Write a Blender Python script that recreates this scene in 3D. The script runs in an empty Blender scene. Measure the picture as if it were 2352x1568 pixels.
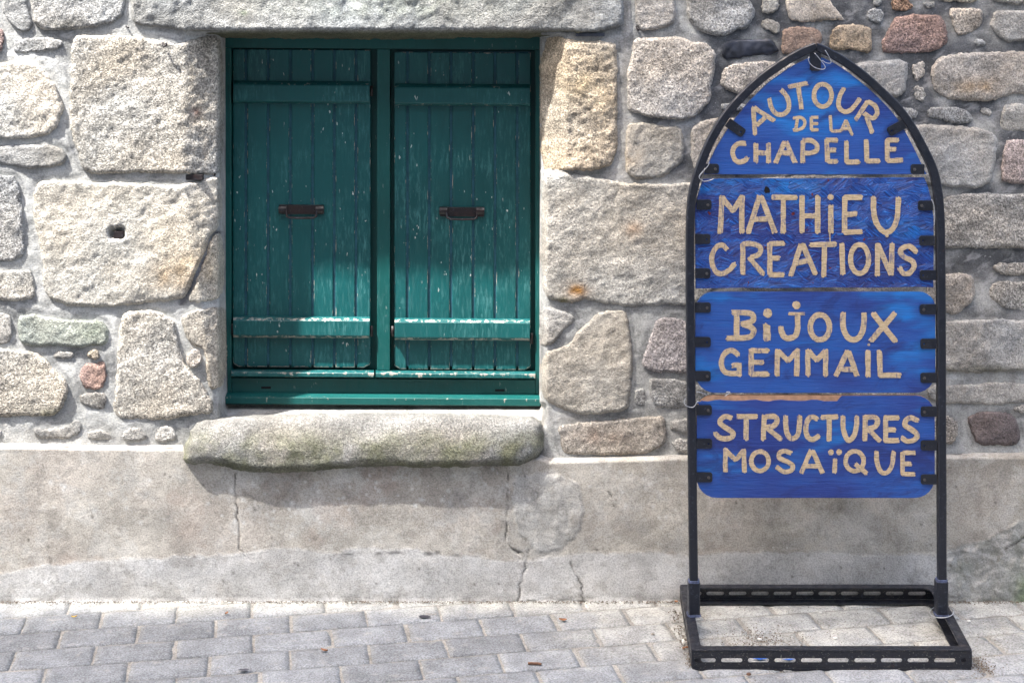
import bpy, bmesh, math, random
import numpy as np
from mathutils import Vector, kdtree
from mathutils.geometry import delaunay_2d_cdt

random.seed(7); np.random.seed(7)
S = bpy.context.scene
# ---------------------------------------------------------------- camera, sky, sun, exposure
DW, F, V0, U0, H = 4.2, 3373.0, 60.0, 1176.0, 1.633
cam = bpy.data.cameras.new('camera'); camo = bpy.data.objects.new('camera', cam)
S.collection.objects.link(camo); S.camera = camo
camo.location = (0, -DW, H); camo.rotation_euler = (math.radians(90), 0, 0)
cam.sensor_width = 36; cam.lens = F / 2352 * 36
cam.shift_y = -(784 - V0) / 2352
cam.clip_end = 500
SUN = Vector((1.55, 1.0, -3.4)).normalized()          # direction the light travels
el = math.asin(-SUN.z)
w = bpy.data.worlds.new('World'); S.world = w; w.use_nodes = True
nt = w.node_tree; bg = nt.nodes['Background']
sky = nt.nodes.new('ShaderNodeTexSky'); sky.sky_type = 'NISHITA'; sky.sun_disc = False
sky.sun_elevation = el; sky.sun_rotation = math.atan2(-SUN.x, -SUN.y)
sky.air_density = 1.0; sky.dust_density = 5.0; sky.ozone_density = 0.2
nt.links.new(sky.outputs[0], bg.inputs[0]); bg.inputs[1].default_value = 0.135
sl = bpy.data.lights.new('sun', 'SUN'); sl.energy = 3.5; sl.angle = math.radians(1.6); sl.color = (1, .97, .93)
so = bpy.data.objects.new('sun', sl); S.collection.objects.link(so)
so.rotation_euler = SUN.to_track_quat('-Z', 'Y').to_euler(); so.location = (-6, -4, 12)
S.view_settings.view_transform = 'Standard'; S.view_settings.look = 'None'
S.view_settings.exposure = 2.33; S.view_settings.gamma = 1; S.view_settings.use_curve_mapping = False

# ---------------------------------------------------------------- helpers
def P(u, v, y=0.0):                                   # a point at depth y seen at u, v of the photograph
    k = (DW + y) / F
    return ((u - U0) * k, y, H - (v - V0) * k)
def PA(u, v, y):
    k = (DW + y) / F
    return np.stack([(u - U0) * k, y, H - (v - V0) * k], 1)
def hsh(i, j, s):
    n = (i.astype(np.int64) * 374761393 + j.astype(np.int64) * 668265263 + s * 2147483647) & 0xffffffff
    n = ((n ^ (n >> 13)) * 1274126177) & 0xffffffff
    return ((n ^ (n >> 16)) & 0xffff) / 65535.0
def vn(x, y, s=0):
    x = np.asarray(x, float); y = np.asarray(y, float)
    xi = np.floor(x); yi = np.floor(y); fx = x - xi; fy = y - yi
    fx = fx * fx * fx * (fx * (fx * 6 - 15) + 10); fy = fy * fy * fy * (fy * (fy * 6 - 15) + 10)
    a = hsh(xi, yi, s); b = hsh(xi + 1, yi, s); c = hsh(xi, yi + 1, s); d = hsh(xi + 1, yi + 1, s)
    return (a + (b - a) * fx) * (1 - fy) + (c + (d - c) * fx) * fy
def fbm(x, y, sc, s=0, o=3, g=.5):
    t = 0; a = 1; n = 0; c, sn = math.cos(.6), math.sin(.6)
    x = np.asarray(x, float) / sc; y = np.asarray(y, float) / sc
    for i in range(o):
        t = t + a * (vn(x, y, s + i * 17) - .5) * 2; n += a; a *= g
        x, y = (x * c - y * sn) * 2.03 + 5.1, (x * sn + y * c) * 2.03 + 9.7
    return t / n
def sst(a, b, x):
    t = np.clip((x - a) / (b - a), 0, 1); return t * t * (3 - 2 * t)
def link(name, me, mat=None, parent=None, loc=None):
    o = bpy.data.objects.new(name, me); S.collection.objects.link(o)
    if mat is not None and me is not None and not me.materials: me.materials.append(mat)
    if parent is not None:
        o.parent = parent
        o.matrix_parent_inverse.identity()
    if loc is not None: o.location = loc
    return o
def wloc(o):
    l = Vector(o.location); p = o.parent
    while p: l += Vector(p.location); p = p.parent
    return l
def mesh_obj(name, verts, faces, mat, parent=None, col=None, smooth=True, attrs=None):
    """verts in world coordinates; the object's origin goes to their middle"""
    v = np.asarray(verts, float)
    c = Vector(((v[:, 0].min() + v[:, 0].max()) / 2, (v[:, 1].min() + v[:, 1].max()) / 2, (v[:, 2].min() + v[:, 2].max()) / 2))
    me = bpy.data.meshes.new(name)
    me.from_pydata((v - np.array(c)).tolist(), [], faces)
    if smooth: me.polygons.foreach_set('use_smooth', [True] * len(me.polygons))
    if col is not None:
        a = me.color_attributes.new('col', 'FLOAT_COLOR', 'POINT')
        cc = np.ones((len(v), 4)); cc[:, :3] = col; a.data.foreach_set('color', cc.ravel())
    if attrs:
        for k, x in attrs.items():
            a = me.attributes.new(k, 'FLOAT', 'POINT'); a.data.foreach_set('value', np.asarray(x, float).ravel())
    me.update()
    off = wloc(parent) if parent is not None else Vector((0, 0, 0))
    return link(name, me, mat, parent, c - off)
def bm_obj(name, bm, mat, parent=None, smooth=False):
    bm.verts.ensure_lookup_table()
    v = [tuple(x.co) for x in bm.verts]; idx = {x: i for i, x in enumerate(bm.verts)}
    f = [[idx[q] for q in fa.verts] for fa in bm.faces]
    bm.free()
    return mesh_obj(name, v, f, mat, parent, smooth=smooth)
def thing(name, label, cat, loc=(0, 0, 0), group=None):
    o = bpy.data.objects.new(name, None); S.collection.objects.link(o); o.location = loc
    o.empty_display_size = .05; o['label'] = label; o['category'] = cat
    if group: o['group'] = group
    return o
def tag(o, label, cat, group=None):
    o['label'] = label; o['category'] = cat
    if group: o['group'] = group
    return o
def addbox(bm, x0, x1, y0, y1, z0, z1, bev=0.0):
    vs = [bm.verts.new(p) for p in ((x0, y0, z0), (x1, y0, z0), (x1, y1, z0), (x0, y1, z0), (x0, y0, z1), (x1, y0, z1), (x1, y1, z1), (x0, y1, z1))]
    fs = [bm.faces.new([vs[i] for i in q]) for q in ((3, 2, 1, 0), (4, 5, 6, 7), (0, 1, 5, 4), (1, 2, 6, 5), (2, 3, 7, 6), (3, 0, 4, 7))]
    if bev > 0:
        es = list({e for f in fs for e in f.edges})
        bmesh.ops.bevel(bm, geom=es, offset=bev, segments=2, affect='EDGES', profile=.6)
    return bm
def plate(name, outline, holes, y, th, mat, parent=None, bev=0.0, flat=None):
    """a sheet cut to an outline (world x,z) with holes; front face at y, thickness th backwards.
    flat=z makes it a horizontal sheet instead (outline is x,y)"""
    cu = bpy.data.curves.new('t', 'CURVE'); cu.dimensions = '2D'; cu.fill_mode = 'BOTH'
    cu.extrude = max(th / 2 - bev, 1e-5); cu.bevel_depth = bev; cu.bevel_resolution = 1
    if bev: cu.offset = -bev
    for loop in [outline] + list(holes):
        sp = cu.splines.new('POLY'); sp.points.add(len(loop) - 1)
        for i, q in enumerate(loop): sp.points[i].co = (q[0], q[1], 0, 1)
        sp.use_cyclic_u = True
    ob = bpy.data.objects.new('t', cu); S.collection.objects.link(ob)
    me = bpy.data.meshes.new_from_object(ob, depsgraph=bpy.context.evaluated_depsgraph_get())
    v = np.array([tuple(x.co) for x in me.vertices]); f = [list(p.vertices) for p in me.polygons]
    bpy.data.objects.remove(ob); bpy.data.curves.remove(cu); bpy.data.meshes.remove(me)
    if flat is None: w3 = np.stack([v[:, 0], y + th / 2 - v[:, 2], v[:, 1]], 1)
    else: w3 = np.stack([v[:, 0], v[:, 1], flat + v[:, 2]], 1)
    return mesh_obj(name, w3, f, mat, parent, smooth=False)
def sweep(bm, pts, prof, up=Vector((0, 1, 0)), closed=False, cap=True):
    """prof: list of (side, up) offsets"""
    pts = [Vector(p) for p in pts]; n = len(pts); rings = []
    for i, p in enumerate(pts):
        a = pts[i - 1] if (i > 0 or closed) else p; b = pts[(i + 1) % n] if (i < n - 1 or closed) else p
        t = (b - a).normalized(); s = t.cross(up)
        if s.length < 1e-4: s = t.cross(Vector((1, 0, .01)))
        s.normalize(); u2 = s.cross(t).normalized()
        rings.append([bm.verts.new(p + s * c[0] + u2 * c[1]) for c in prof])
    m = len(prof)
    for i in range(n if closed else n - 1):
        r, q = rings[i], rings[(i + 1) % n]
        for j in range(m): bm.faces.new((r[j], r[(j + 1) % m], q[(j + 1) % m], q[j]))
    if cap and not closed:
        bm.faces.new(rings[0][::-1]); bm.faces.new(rings[-1])
    return bm
def circ(r, n=8): return [(r * math.cos(2 * math.pi * i / n), r * math.sin(2 * math.pi * i / n)) for i in range(n)]
def chrect(w_, d, c):
    a, b = w_ / 2, d / 2
    return [(-a + c, -b), (a - c, -b), (a, -b + c), (a, b - c), (a - c, b), (-a + c, b), (-a, b - c), (-a, -b + c)]
def catmull(p, k=6, closed=False):
    p = [np.array(q, float) for q in p]; n = len(p); out = []
    if n < 3 and not closed: 
        return [p[0] + (p[1] - p[0]) * i / k for i in range(k + 1)]
    for i in range(n if closed else n - 1):
        a = p[i - 1] if (i > 0 or closed) else p[0] * 2 - p[1]; b = p[i]; c = p[(i + 1) % n]
        d = p[(i + 2) % n] if (i + 2 < n or closed) else c * 2 - b
        for j in range(k):
            t = j / k
            out.append(.5 * (2 * b + (c - a) * t + (2 * a - 5 * b + 4 * c - d) * t * t + (3 * b - a - 3 * c + d) * t ** 3))
    if not closed: out.append(p[-1])
    return out
# ---------------------------------------------------------------- materials
class N:
    def __init__(s, name):
        s.m = bpy.data.materials.new(name); s.m.use_nodes = True; s.t = s.m.node_tree
        s.b = s.t.nodes['Principled BSDF']; s.pos = s.t.nodes.new('ShaderNodeNewGeometry').outputs['Position']
    def new(s, k): return s.t.nodes.new(k)
    def lk(s, a, b): s.t.links.new(a, b)
    def inp(s, sock, v):
        if hasattr(v, 'node'): s.lk(v, sock)
        elif isinstance(v, (tuple, list)) and len(v) == 3 and sock.type == 'RGBA': sock.default_value = (*v, 1)
        else: sock.default_value = v
    def map(s, sc=(1, 1, 1), rot=(0, 0, 0), loc=(0, 0, 0), src=None):
        src = src or s.pos
        if any(rot):
            m = s.new('ShaderNodeMapping'); s.lk(src, m.inputs[0]); m.inputs[2].default_value = rot; src = m.outputs[0]
        n = s.new('ShaderNodeMapping'); s.lk(src, n.inputs[0]); n.inputs[3].default_value = sc
        n.inputs[1].default_value = loc; return n.outputs[0]
    def noise(s, sc, det=3, rough=.55, vec=None, dist=0.0):
        n = s.new('ShaderNodeTexNoise'); s.lk(vec or s.pos, n.inputs['Vector']); n.inputs['Scale'].default_value = sc
        n.inputs['Detail'].default_value = det; n.inputs['Roughness'].default_value = rough
        n.inputs['Distortion'].default_value = dist; return n.outputs[0]
    def vor(s, sc, vec=None, feat='F1', out=0, rnd=1.0):
        n = s.new('ShaderNodeTexVoronoi'); n.feature = feat; s.lk(vec or s.pos, n.inputs['Vector'])
        n.inputs['Scale'].default_value = sc; n.inputs['Randomness'].default_value = rnd; return n.outputs[out]
    def ramp(s, x, a, b, lo=0.0, hi=1.0):
        n = s.new('ShaderNodeMapRange'); n.interpolation_type = 'SMOOTHSTEP'
        s.lk(x, n.inputs[0]); n.inputs[1].default_value = a; n.inputs[2].default_value = b
        n.inputs[3].default_value = lo; n.inputs[4].default_value = hi; return n.outputs[0]
    def mix(s, f, a, b, mode='MIX'):
        n = s.new('ShaderNodeMix'); n.data_type = 'RGBA'; n.blend_type = mode
        s.inp(n.inputs[0], f); s.inp(n.inputs[6], a); s.inp(n.inputs[7], b); return n.outputs[2]
    def math(s, op, a, b=0.0):
        n = s.new('ShaderNodeMath'); n.operation = op; s.inp(n.inputs[0], a); s.inp(n.inputs[1], b); return n.outputs[0]
    def attr(s, name, out='Color'):
        n = s.new('ShaderNodeAttribute'); n.attribute_name = name; return n.outputs[out]
    def scale(s, c, f):
        n = s.new('ShaderNodeVectorMath'); n.operation = 'SCALE'; s.lk(c, n.inputs[0]); s.inp(n.inputs[3], f); return n.outputs[0]
    def bump(s, h, dist, strength=1.0, prev=None):
        n = s.new('ShaderNodeBump'); s.lk(h, n.inputs['Height']); n.inputs['Distance'].default_value = dist
        n.inputs['Strength'].default_value = strength
        if prev: s.lk(prev, n.inputs['Normal'])
        return n.outputs[0]
    def done(s, col, rough=.9, nrm=None, spec=.3, metal=0.0):
        s.inp(s.b.inputs['Base Color'], col); s.inp(s.b.inputs['Roughness'], rough)
        s.b.inputs['Specular IOR Level'].default_value = spec; s.b.inputs['Metallic'].default_value = metal
        if nrm: s.lk(nrm, s.b.inputs['Normal'])
        return s.m
def mat_granite(name, spk=1.0, bs=1.0):
    n = N(name); c = n.attr('col')
    g1 = n.noise(170, 3, .7); g2 = n.noise(330, 2, .6); big = n.noise(18, 4, .6)
    v = n.vor(240, feat='F1', out=1)
    sep = n.new('ShaderNodeSeparateColor'); n.lk(v, sep.inputs[0])
    f = n.ramp(g1, .36, .62, 1 - .42 * spk, 1 + .28 * spk)
    f2 = n.ramp(g2, .34, .5, 1 - .6 * spk, 1.06)
    f3 = n.ramp(sep.outputs[0], 0, 1, 1 - .28 * spk, 1 + .28 * spk)
    f4 = n.ramp(big, .3, .7, .8, 1.16)
    oi = n.new('ShaderNodeObjectInfo').outputs['Random']
    f = n.math('POWER', n.math('MULTIPLY', n.math('MULTIPLY', f, f2), f3), n.ramp(oi, 0, 1, .55, 1.35)); f = n.math('MULTIPLY', f, f4)
    band = n.ramp(n.noise(1, 4, .65, n.map((7, 7, 26), (0, .35, 0))), .35, .65, .84, 1.12); f = n.math('MULTIPLY', f, band)
    c = n.scale(c, f)
    lich = n.ramp(n.noise(60, 5, .7), .63, .7); c = n.mix(n.math('MULTIPLY', lich, .3), c, (.07, .075, .06))
    wl = n.ramp(n.noise(25, 6, .75), .66, .72); c = n.mix(n.math('MULTIPLY', wl, .35), c, (.55, .55, .52))
    b = n.bump(n.noise(95, 4, .65), .008 * bs, .6)
    b = n.bump(g1, .006 * bs, .85, b); b = n.bump(g2, .0035 * bs, .9, b)
    return n.done(c, .85, b, .35)
def mat_mortar():
    n = N('pointing_mortar'); c = n.attr('col')
    f = n.ramp(n.noise(9, 7, .72), .3, .7, .62, 1.3); f2 = n.ramp(n.noise(220, 3, .65), .34, .6, .78, 1.1)
    c = n.scale(c, n.math('MULTIPLY', f, f2))
    sm = n.ramp(n.noise(1, 5, .62, n.map((14, 14, 32), (0, .4, 0))), .52, .66); c = n.mix(n.math('MULTIPLY', sm, .5), c, (.5, .5, .5))
    sp = n.ramp(n.noise(180, 1, .5), .73, .78); c = n.mix(n.math('MULTIPLY', sp, .5), c, (.66, .66, .64))
    b = n.bump(n.noise(1, 4, .6, n.map((26, 26, 60), (0, .5, 0))), .003, .5); b = n.bump(n.noise(200, 4, .75), .0032, .85, b)
    return n.done(c, 1.0, b, .04)
def mat_render():
    n = N('cement_render'); c = n.attr('col')
    f = n.ramp(n.noise(7, 6, .7), .3, .7, .78, 1.2); f2 = n.ramp(n.noise(230, 3, .65), .33, .6, .74, 1.1)
    c = n.scale(c, n.math('MULTIPLY', f, f2))
    sp = n.ramp(n.noise(95, 2, .6), .69, .73); msk = n.ramp(n.noise(4.5, 3, .5), .5, .62)
    c = n.mix(n.math('MULTIPLY', n.math('MULTIPLY', sp, msk), .75), c, (.62, .62, .6))
    dk = n.ramp(n.noise(70, 4, .7), .66, .74); c = n.mix(n.math('MULTIPLY', dk, .5), c, (.1, .095, .085))
    b = n.bump(n.noise(40, 4, .6), .0025, .5); b = n.bump(n.noise(190, 3, .7), .0018, .8, b)
    return n.done(c, .95, b, .12)
def mat_paver():
    n = N('granite_paver'); c = n.attr('col')
    f = n.ramp(n.noise(14, 4, .6), .3, .7, .82, 1.18); f2 = n.ramp(n.noise(190, 3, .7), .36, .6, .68, 1.18)
    c = n.scale(c, n.math('MULTIPLY', f, f2))
    fl = n.ramp(n.noise(1, 2, .6, n.map((240, 420, 200), (0, 0, .17))), .62, .68); c = n.mix(n.math('MULTIPLY', fl, .55), c, (.6, .6, .6))
    du = n.ramp(n.noise(22, 5, .7), .55, .7); c = n.mix(n.math('MULTIPLY', du, .4), c, (.42, .4, .36))
    b = n.bump(n.noise(45, 3, .6), .004, .5); b = n.bump(n.noise(230, 3, .7), .0022, .8, b)
    return n.done(c, .8, b, .3)
def mat_paint(name, base, worn=1.0):
    n = N(name)
    vec = n.map((1, 1, .16)); vec2 = n.map((1, 1, .32))
    big = n.ramp(n.noise(5.5, 3, .6), .4, .62)
    st = n.ramp(n.noise(150, 4, .7, vec), .5, .66)
    st2 = n.ramp(n.noise(60, 5, .75, vec2), .46, .66)
    c = n.mix(n.ramp(n.noise(3, 2), .35, .65), base, tuple(x * .8 for x in base))
    f = n.math('MULTIPLY', n.math('MULTIPLY', st, n.math('ADD', n.math('MULTIPLY', big, .85), .15)), .8 * worn)
    c = n.mix(f, c, (.06, .2, .2))
    c = n.mix(n.math('MULTIPLY', n.math('MULTIPLY', st2, big), .35 * worn), c, (.05, .2, .2))
    fk = n.ramp(n.noise(125, 2, .55, n.map((1, 1, .3))), .695, .715)
    fk = n.math('MULTIPLY', fk, n.ramp(n.noise(9, 3), .46, .56))
    c = n.mix(n.math('MULTIPLY', fk, worn), c, (.62, .64, .6))
    wr = n.attr('wear', 'Fac'); nz = n.noise(60, 4, .7, n.map((1, 1, .35)))
    e = n.ramp(n.math('ADD', n.math('MULTIPLY', wr, .42), nz), .74, .8)
    c = n.mix(e, c, (.33, .31, .27))
    b = n.bump(n.noise(1, 3, .6, n.map((260, 260, 22))), .0008, .5); b = n.bump(n.noise(14, 3), .0012, .5, b)
    return n.done(c, n.ramp(st, 0, 1, .42, .7), b, .45)
def mat_iron(name, base=(.009, .012, .021), rust=.02, grit=False):
    n = N(name)
    r = n.ramp(n.noise(28, 5, .7), .70 - rust * .4, .80 - rust * .3)
    c = n.mix(r, base, (.06, .025, .015) if rust < .6 else (.026, .014, .012))
    sc = n.ramp(n.noise(90, 4, .75), .57, .68); c = n.mix(n.math('MULTIPLY', sc, .35), c, (.09, .1, .14))
    if grit: c = n.mix(n.ramp(n.noise(210, 3, .7), .62, .67), c, (.14, .14, .12)); c = n.mix(n.math('MULTIPLY', n.ramp(n.noise(1, 4, .7, n.map((30, 90, 90))), .55, .7), .5), c, (.1, .08, .07))
    b = n.bump(n.noise(120, 3, .6), .0008, .7)
    return n.done(c, n.ramp(n.noise(40, 4, .6), .3, .7, .28, .6), b, .5)
def mat_blue(name, seed, osb=False):
    n = N(name); off = (seed * 3.1, 0, seed * 1.7)
    a = n.ramp(n.noise(1, 3, .55, n.map((2.2, 2, 8.5), (0, 0, 0), off)), .36, .64)
    b_ = n.ramp(n.noise(1, 3, .55, n.map((3.4, 2, 11), (0, 0, 0), (seed * 7.3, 1, 2))), .52, .68)
    gr = n.ramp(n.noise(1, 4, .65, n.map((16, 10, 260)), .6), .3, .7)
    c = n.mix(a, (.012, .034, .22), (.012, .088, .38))
    c = n.mix(b_, c, (.004, .19, .6))
    c = n.mix(n.math('MULTIPLY', gr, .32), c, (.06, .12, .40))
    dp = n.ramp(n.noise(1, 5, .7, n.map((5, 3, 13), (0, .2, 0), (seed * 5.7, 3, 1)), .8), .5, .66); c = n.mix(n.math('MULTIPLY', dp, .6), c, (.012, .018, .12))
    if not osb:
        sc = n.ramp(n.noise(1, 3, .6, n.map((30, 30, 260), (0, .05, 0))), .7, .76); c = n.mix(n.math('MULTIPLY', sc, .5), c, (.14, .22, .55))
        b = n.bump(gr, .0009, .6); b = n.bump(n.noise(1, 2, .5, n.map((4, 1, 60))), .0012, .4, b)
        return n.done(c, .42, b, .5)
    vw = n.new('ShaderNodeTexVoronoi'); vw.inputs['Scale'].default_value = 34; n.lk(n.map((1, 1, 1.7)), vw.inputs['Vector'])
    sp = n.new('ShaderNodeSeparateColor'); n.lk(vw.outputs['Color'], sp.inputs[0]); sel = sp.outputs[0]; b = None; hgt = None; lt = None
    for k, rot in enumerate((.1, .75, -.65, .35, -.25)):
        l1 = n.noise(1, 3, .75, n.map((22, 1, 210), (0, rot, 0), (k * 4.1, 0, k * 2.2)))
        if hgt is None: hgt = l1
        else:
            m = n.ramp(sel, k * .2 - .005, k * .2 + .005); mm = n.new('ShaderNodeMix'); n.lk(m, mm.inputs[0]); n.lk(hgt, mm.inputs[2]); n.lk(l1, mm.inputs[3]); hgt = mm.outputs[0]
    h2 = n.math('ADD', n.math('MULTIPLY', hgt, 1.3), n.math('MULTIPLY', sp.outputs[1], .5))
    c = n.mix(n.ramp(sp.outputs[2], 0, 1, 0, .5), c, (.014, .02, .16))
    c = n.mix(n.math('MULTIPLY', n.ramp(hgt, .55, .61), .75), c, (.01, .15, .6)); c = n.mix(n.math('MULTIPLY', n.ramp(hgt, .66, .7), .7), c, (.12, .35, .8)); c = n.mix(n.math('MULTIPLY', n.ramp(hgt, .44, .37), .75), c, (.012, .015, .10))  # pale blue glints on the strands are painted into the colour
    b = n.bump(h2, .006, .9)
    rd = n.ramp(n.noise(42, 2, .5), .70, .72); c = n.mix(rd, c, (.13, .012, .014))
    wt = n.ramp(n.noise(46, 1, .5, n.map((1, 1, 1), (0, 0, 0), (9, 4, 2))), .79, .81); c = n.mix(wt, c, (.55, .6, .7))
    return n.done(c, .38, b, .35)
def mat_gold():
    n = N('beige_brush_paint')
    s1 = n.ramp(n.noise(1, 3, .7, n.map((55, 50, 330))), .3, .62); s2 = n.ramp(n.noise(1, 3, .7, n.map((330, 50, 60))), .3, .62)
    c = n.mix(s1, (.36, .265, .15), (.70, .555, .36)); c = n.mix(n.math('MULTIPLY', s2, .4), c, (.54, .42, .26))
    th = n.math('MULTIPLY', n.ramp(n.noise(1, 4, .75, n.map((150, 50, 40))), .5, .64), n.ramp(n.noise(17, 3), .42, .56))
    c = n.mix(n.math('MULTIPLY', th, .8), c, (.12, .12, .24))
    edg = n.ramp(n.noise(95, 4, .75), .56, .64); c = n.mix(n.math('MULTIPLY', edg, .4), c, (.3, .22, .14))
    b = n.bump(s1, .0008, .5)
    return n.done(c, .5, b, .4)
def mat_flat(name, col, rough=.8, var=.2, sc=60, spec=.3, metal=0.0):
    n = N(name); f = n.ramp(n.noise(sc, 4, .6), .3, .7, 1 - var, 1 + var)
    rgb = n.new('ShaderNodeRGB'); rgb.outputs[0].default_value = (*col, 1)
    return n.done(n.scale(rgb.outputs[0], f), rough, n.bump(n.noise(sc * 2.5, 3), .001, .5), spec, metal)
M = dict(granite=mat_granite('granite', .82, .9), pink=mat_granite('coarse_granite', 1.15, 1.3), slate=mat_flat('slate', (.035, .04, .055), .5, .5, 30, .5),
         sill=mat_granite('mossy_granite', 1.05, 1.25), mortar=mat_mortar(), render=mat_render(), paver=mat_paver(),
         teal=mat_paint('worn_teal_paint', (.003, .082, .084), .8), teal2=mat_paint('teal_paint', (.003, .08, .074), .2), teal3=mat_flat('faded_groove_paint', (.022, .085, .115), .6, .25, 30),
         iron=mat_iron('black_painted_iron'), rust=mat_iron('rusty_iron', (.014, .010, .011), .6), gold=mat_gold(),
         b1=mat_blue('blue_paint_top', 1.0), iron2=mat_iron('gritty_black_iron', (.010, .012, .019), .06, True), b2=mat_blue('blue_paint_strand_board', 2.3, True), b3=mat_blue('blue_paint_jewel', 3.2), b4=mat_blue('blue_paint_mosaic', 4.6),
         wood=mat_flat('bare_plywood', (.46, .27, .17), .8, .25, 40), wire=mat_flat('galvanised_wire', (.5, .52, .55), .35, .1, 90, .5, .7),
         steel=mat_flat('screw_steel', (.16, .15, .15), .35, .3, 200, .5, .8), hole=mat_flat('painted_hole_shade', (.01, .01, .012), .9),  # near-black colour stands in for the shade inside holes
         weld=mat_flat('pale_weld_paint', (.09, .11, .19), .5, .4), twig=mat_flat('dry_twig', (.13, .07, .045), .8, .4), white=mat_flat('white_paper', (.75, .74, .7), .8, .1),
         leaf=mat_flat('brown_leaf', (.30, .14, .07), .7, .3), dark=mat_flat('dark_stain', (.05, .05, .065), .6, .3), plaster=mat_flat('grey_plaster', (.38, .37, .34), .9, .2, 3),
         slit=mat_flat('slate_roof', (.06, .065, .08), .6, .2, 5), peb=mat_flat('pebble', (.34, .31, .27), .8, .5, 120))

# ---------------------------------------------------------------- wall surface
def arris(v): return np.interp(v, [0, 400, 550, 700, 900, 1000], [424, 424, 436, 462, 486, 500])
def recess(u, v):
    a = arris(v); t = np.clip((u - a) / (499 - np.minimum(a, 494)), 0, 1); t2 = np.clip((u - 500) / 21, 0, 1)
    L = (.048 * t * np.interp(v, [0, 700, 900], [1, .7, .2]) + .178 * t2 ** 1.3) * np.where(v < 74, 0, 1)
    B = np.interp(v, [925, 932, 982], [1, 1, 0])
    r = np.where(u < 1239, L * B, 0)
    R = np.where((v > 78) & (v < 392), .085 * np.clip((1302 - u) / 62, 0, 1), 0)
    R2 = np.where((v >= 392) & (v < 925), .05 * np.clip((1256 - u) / 16, 0, 1), 0)
    R3 = np.where((v >= 925), .19 * B * np.clip((1256 - u) / 16, 0, 1), 0)
    r = np.where(u >= 1239, R + R2 + R3, r)
    return r + .006 * fbm(u, v, 260, 5, 2)
G, BG, YL, OC, PK, WM, DK = (.435, .425, .40), (.48, .45, .395), (.50, .46, .39), (.53, .45, .345), (.44, .31, .27), (.50, .455, .40), (.35, .345, .33)
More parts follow.
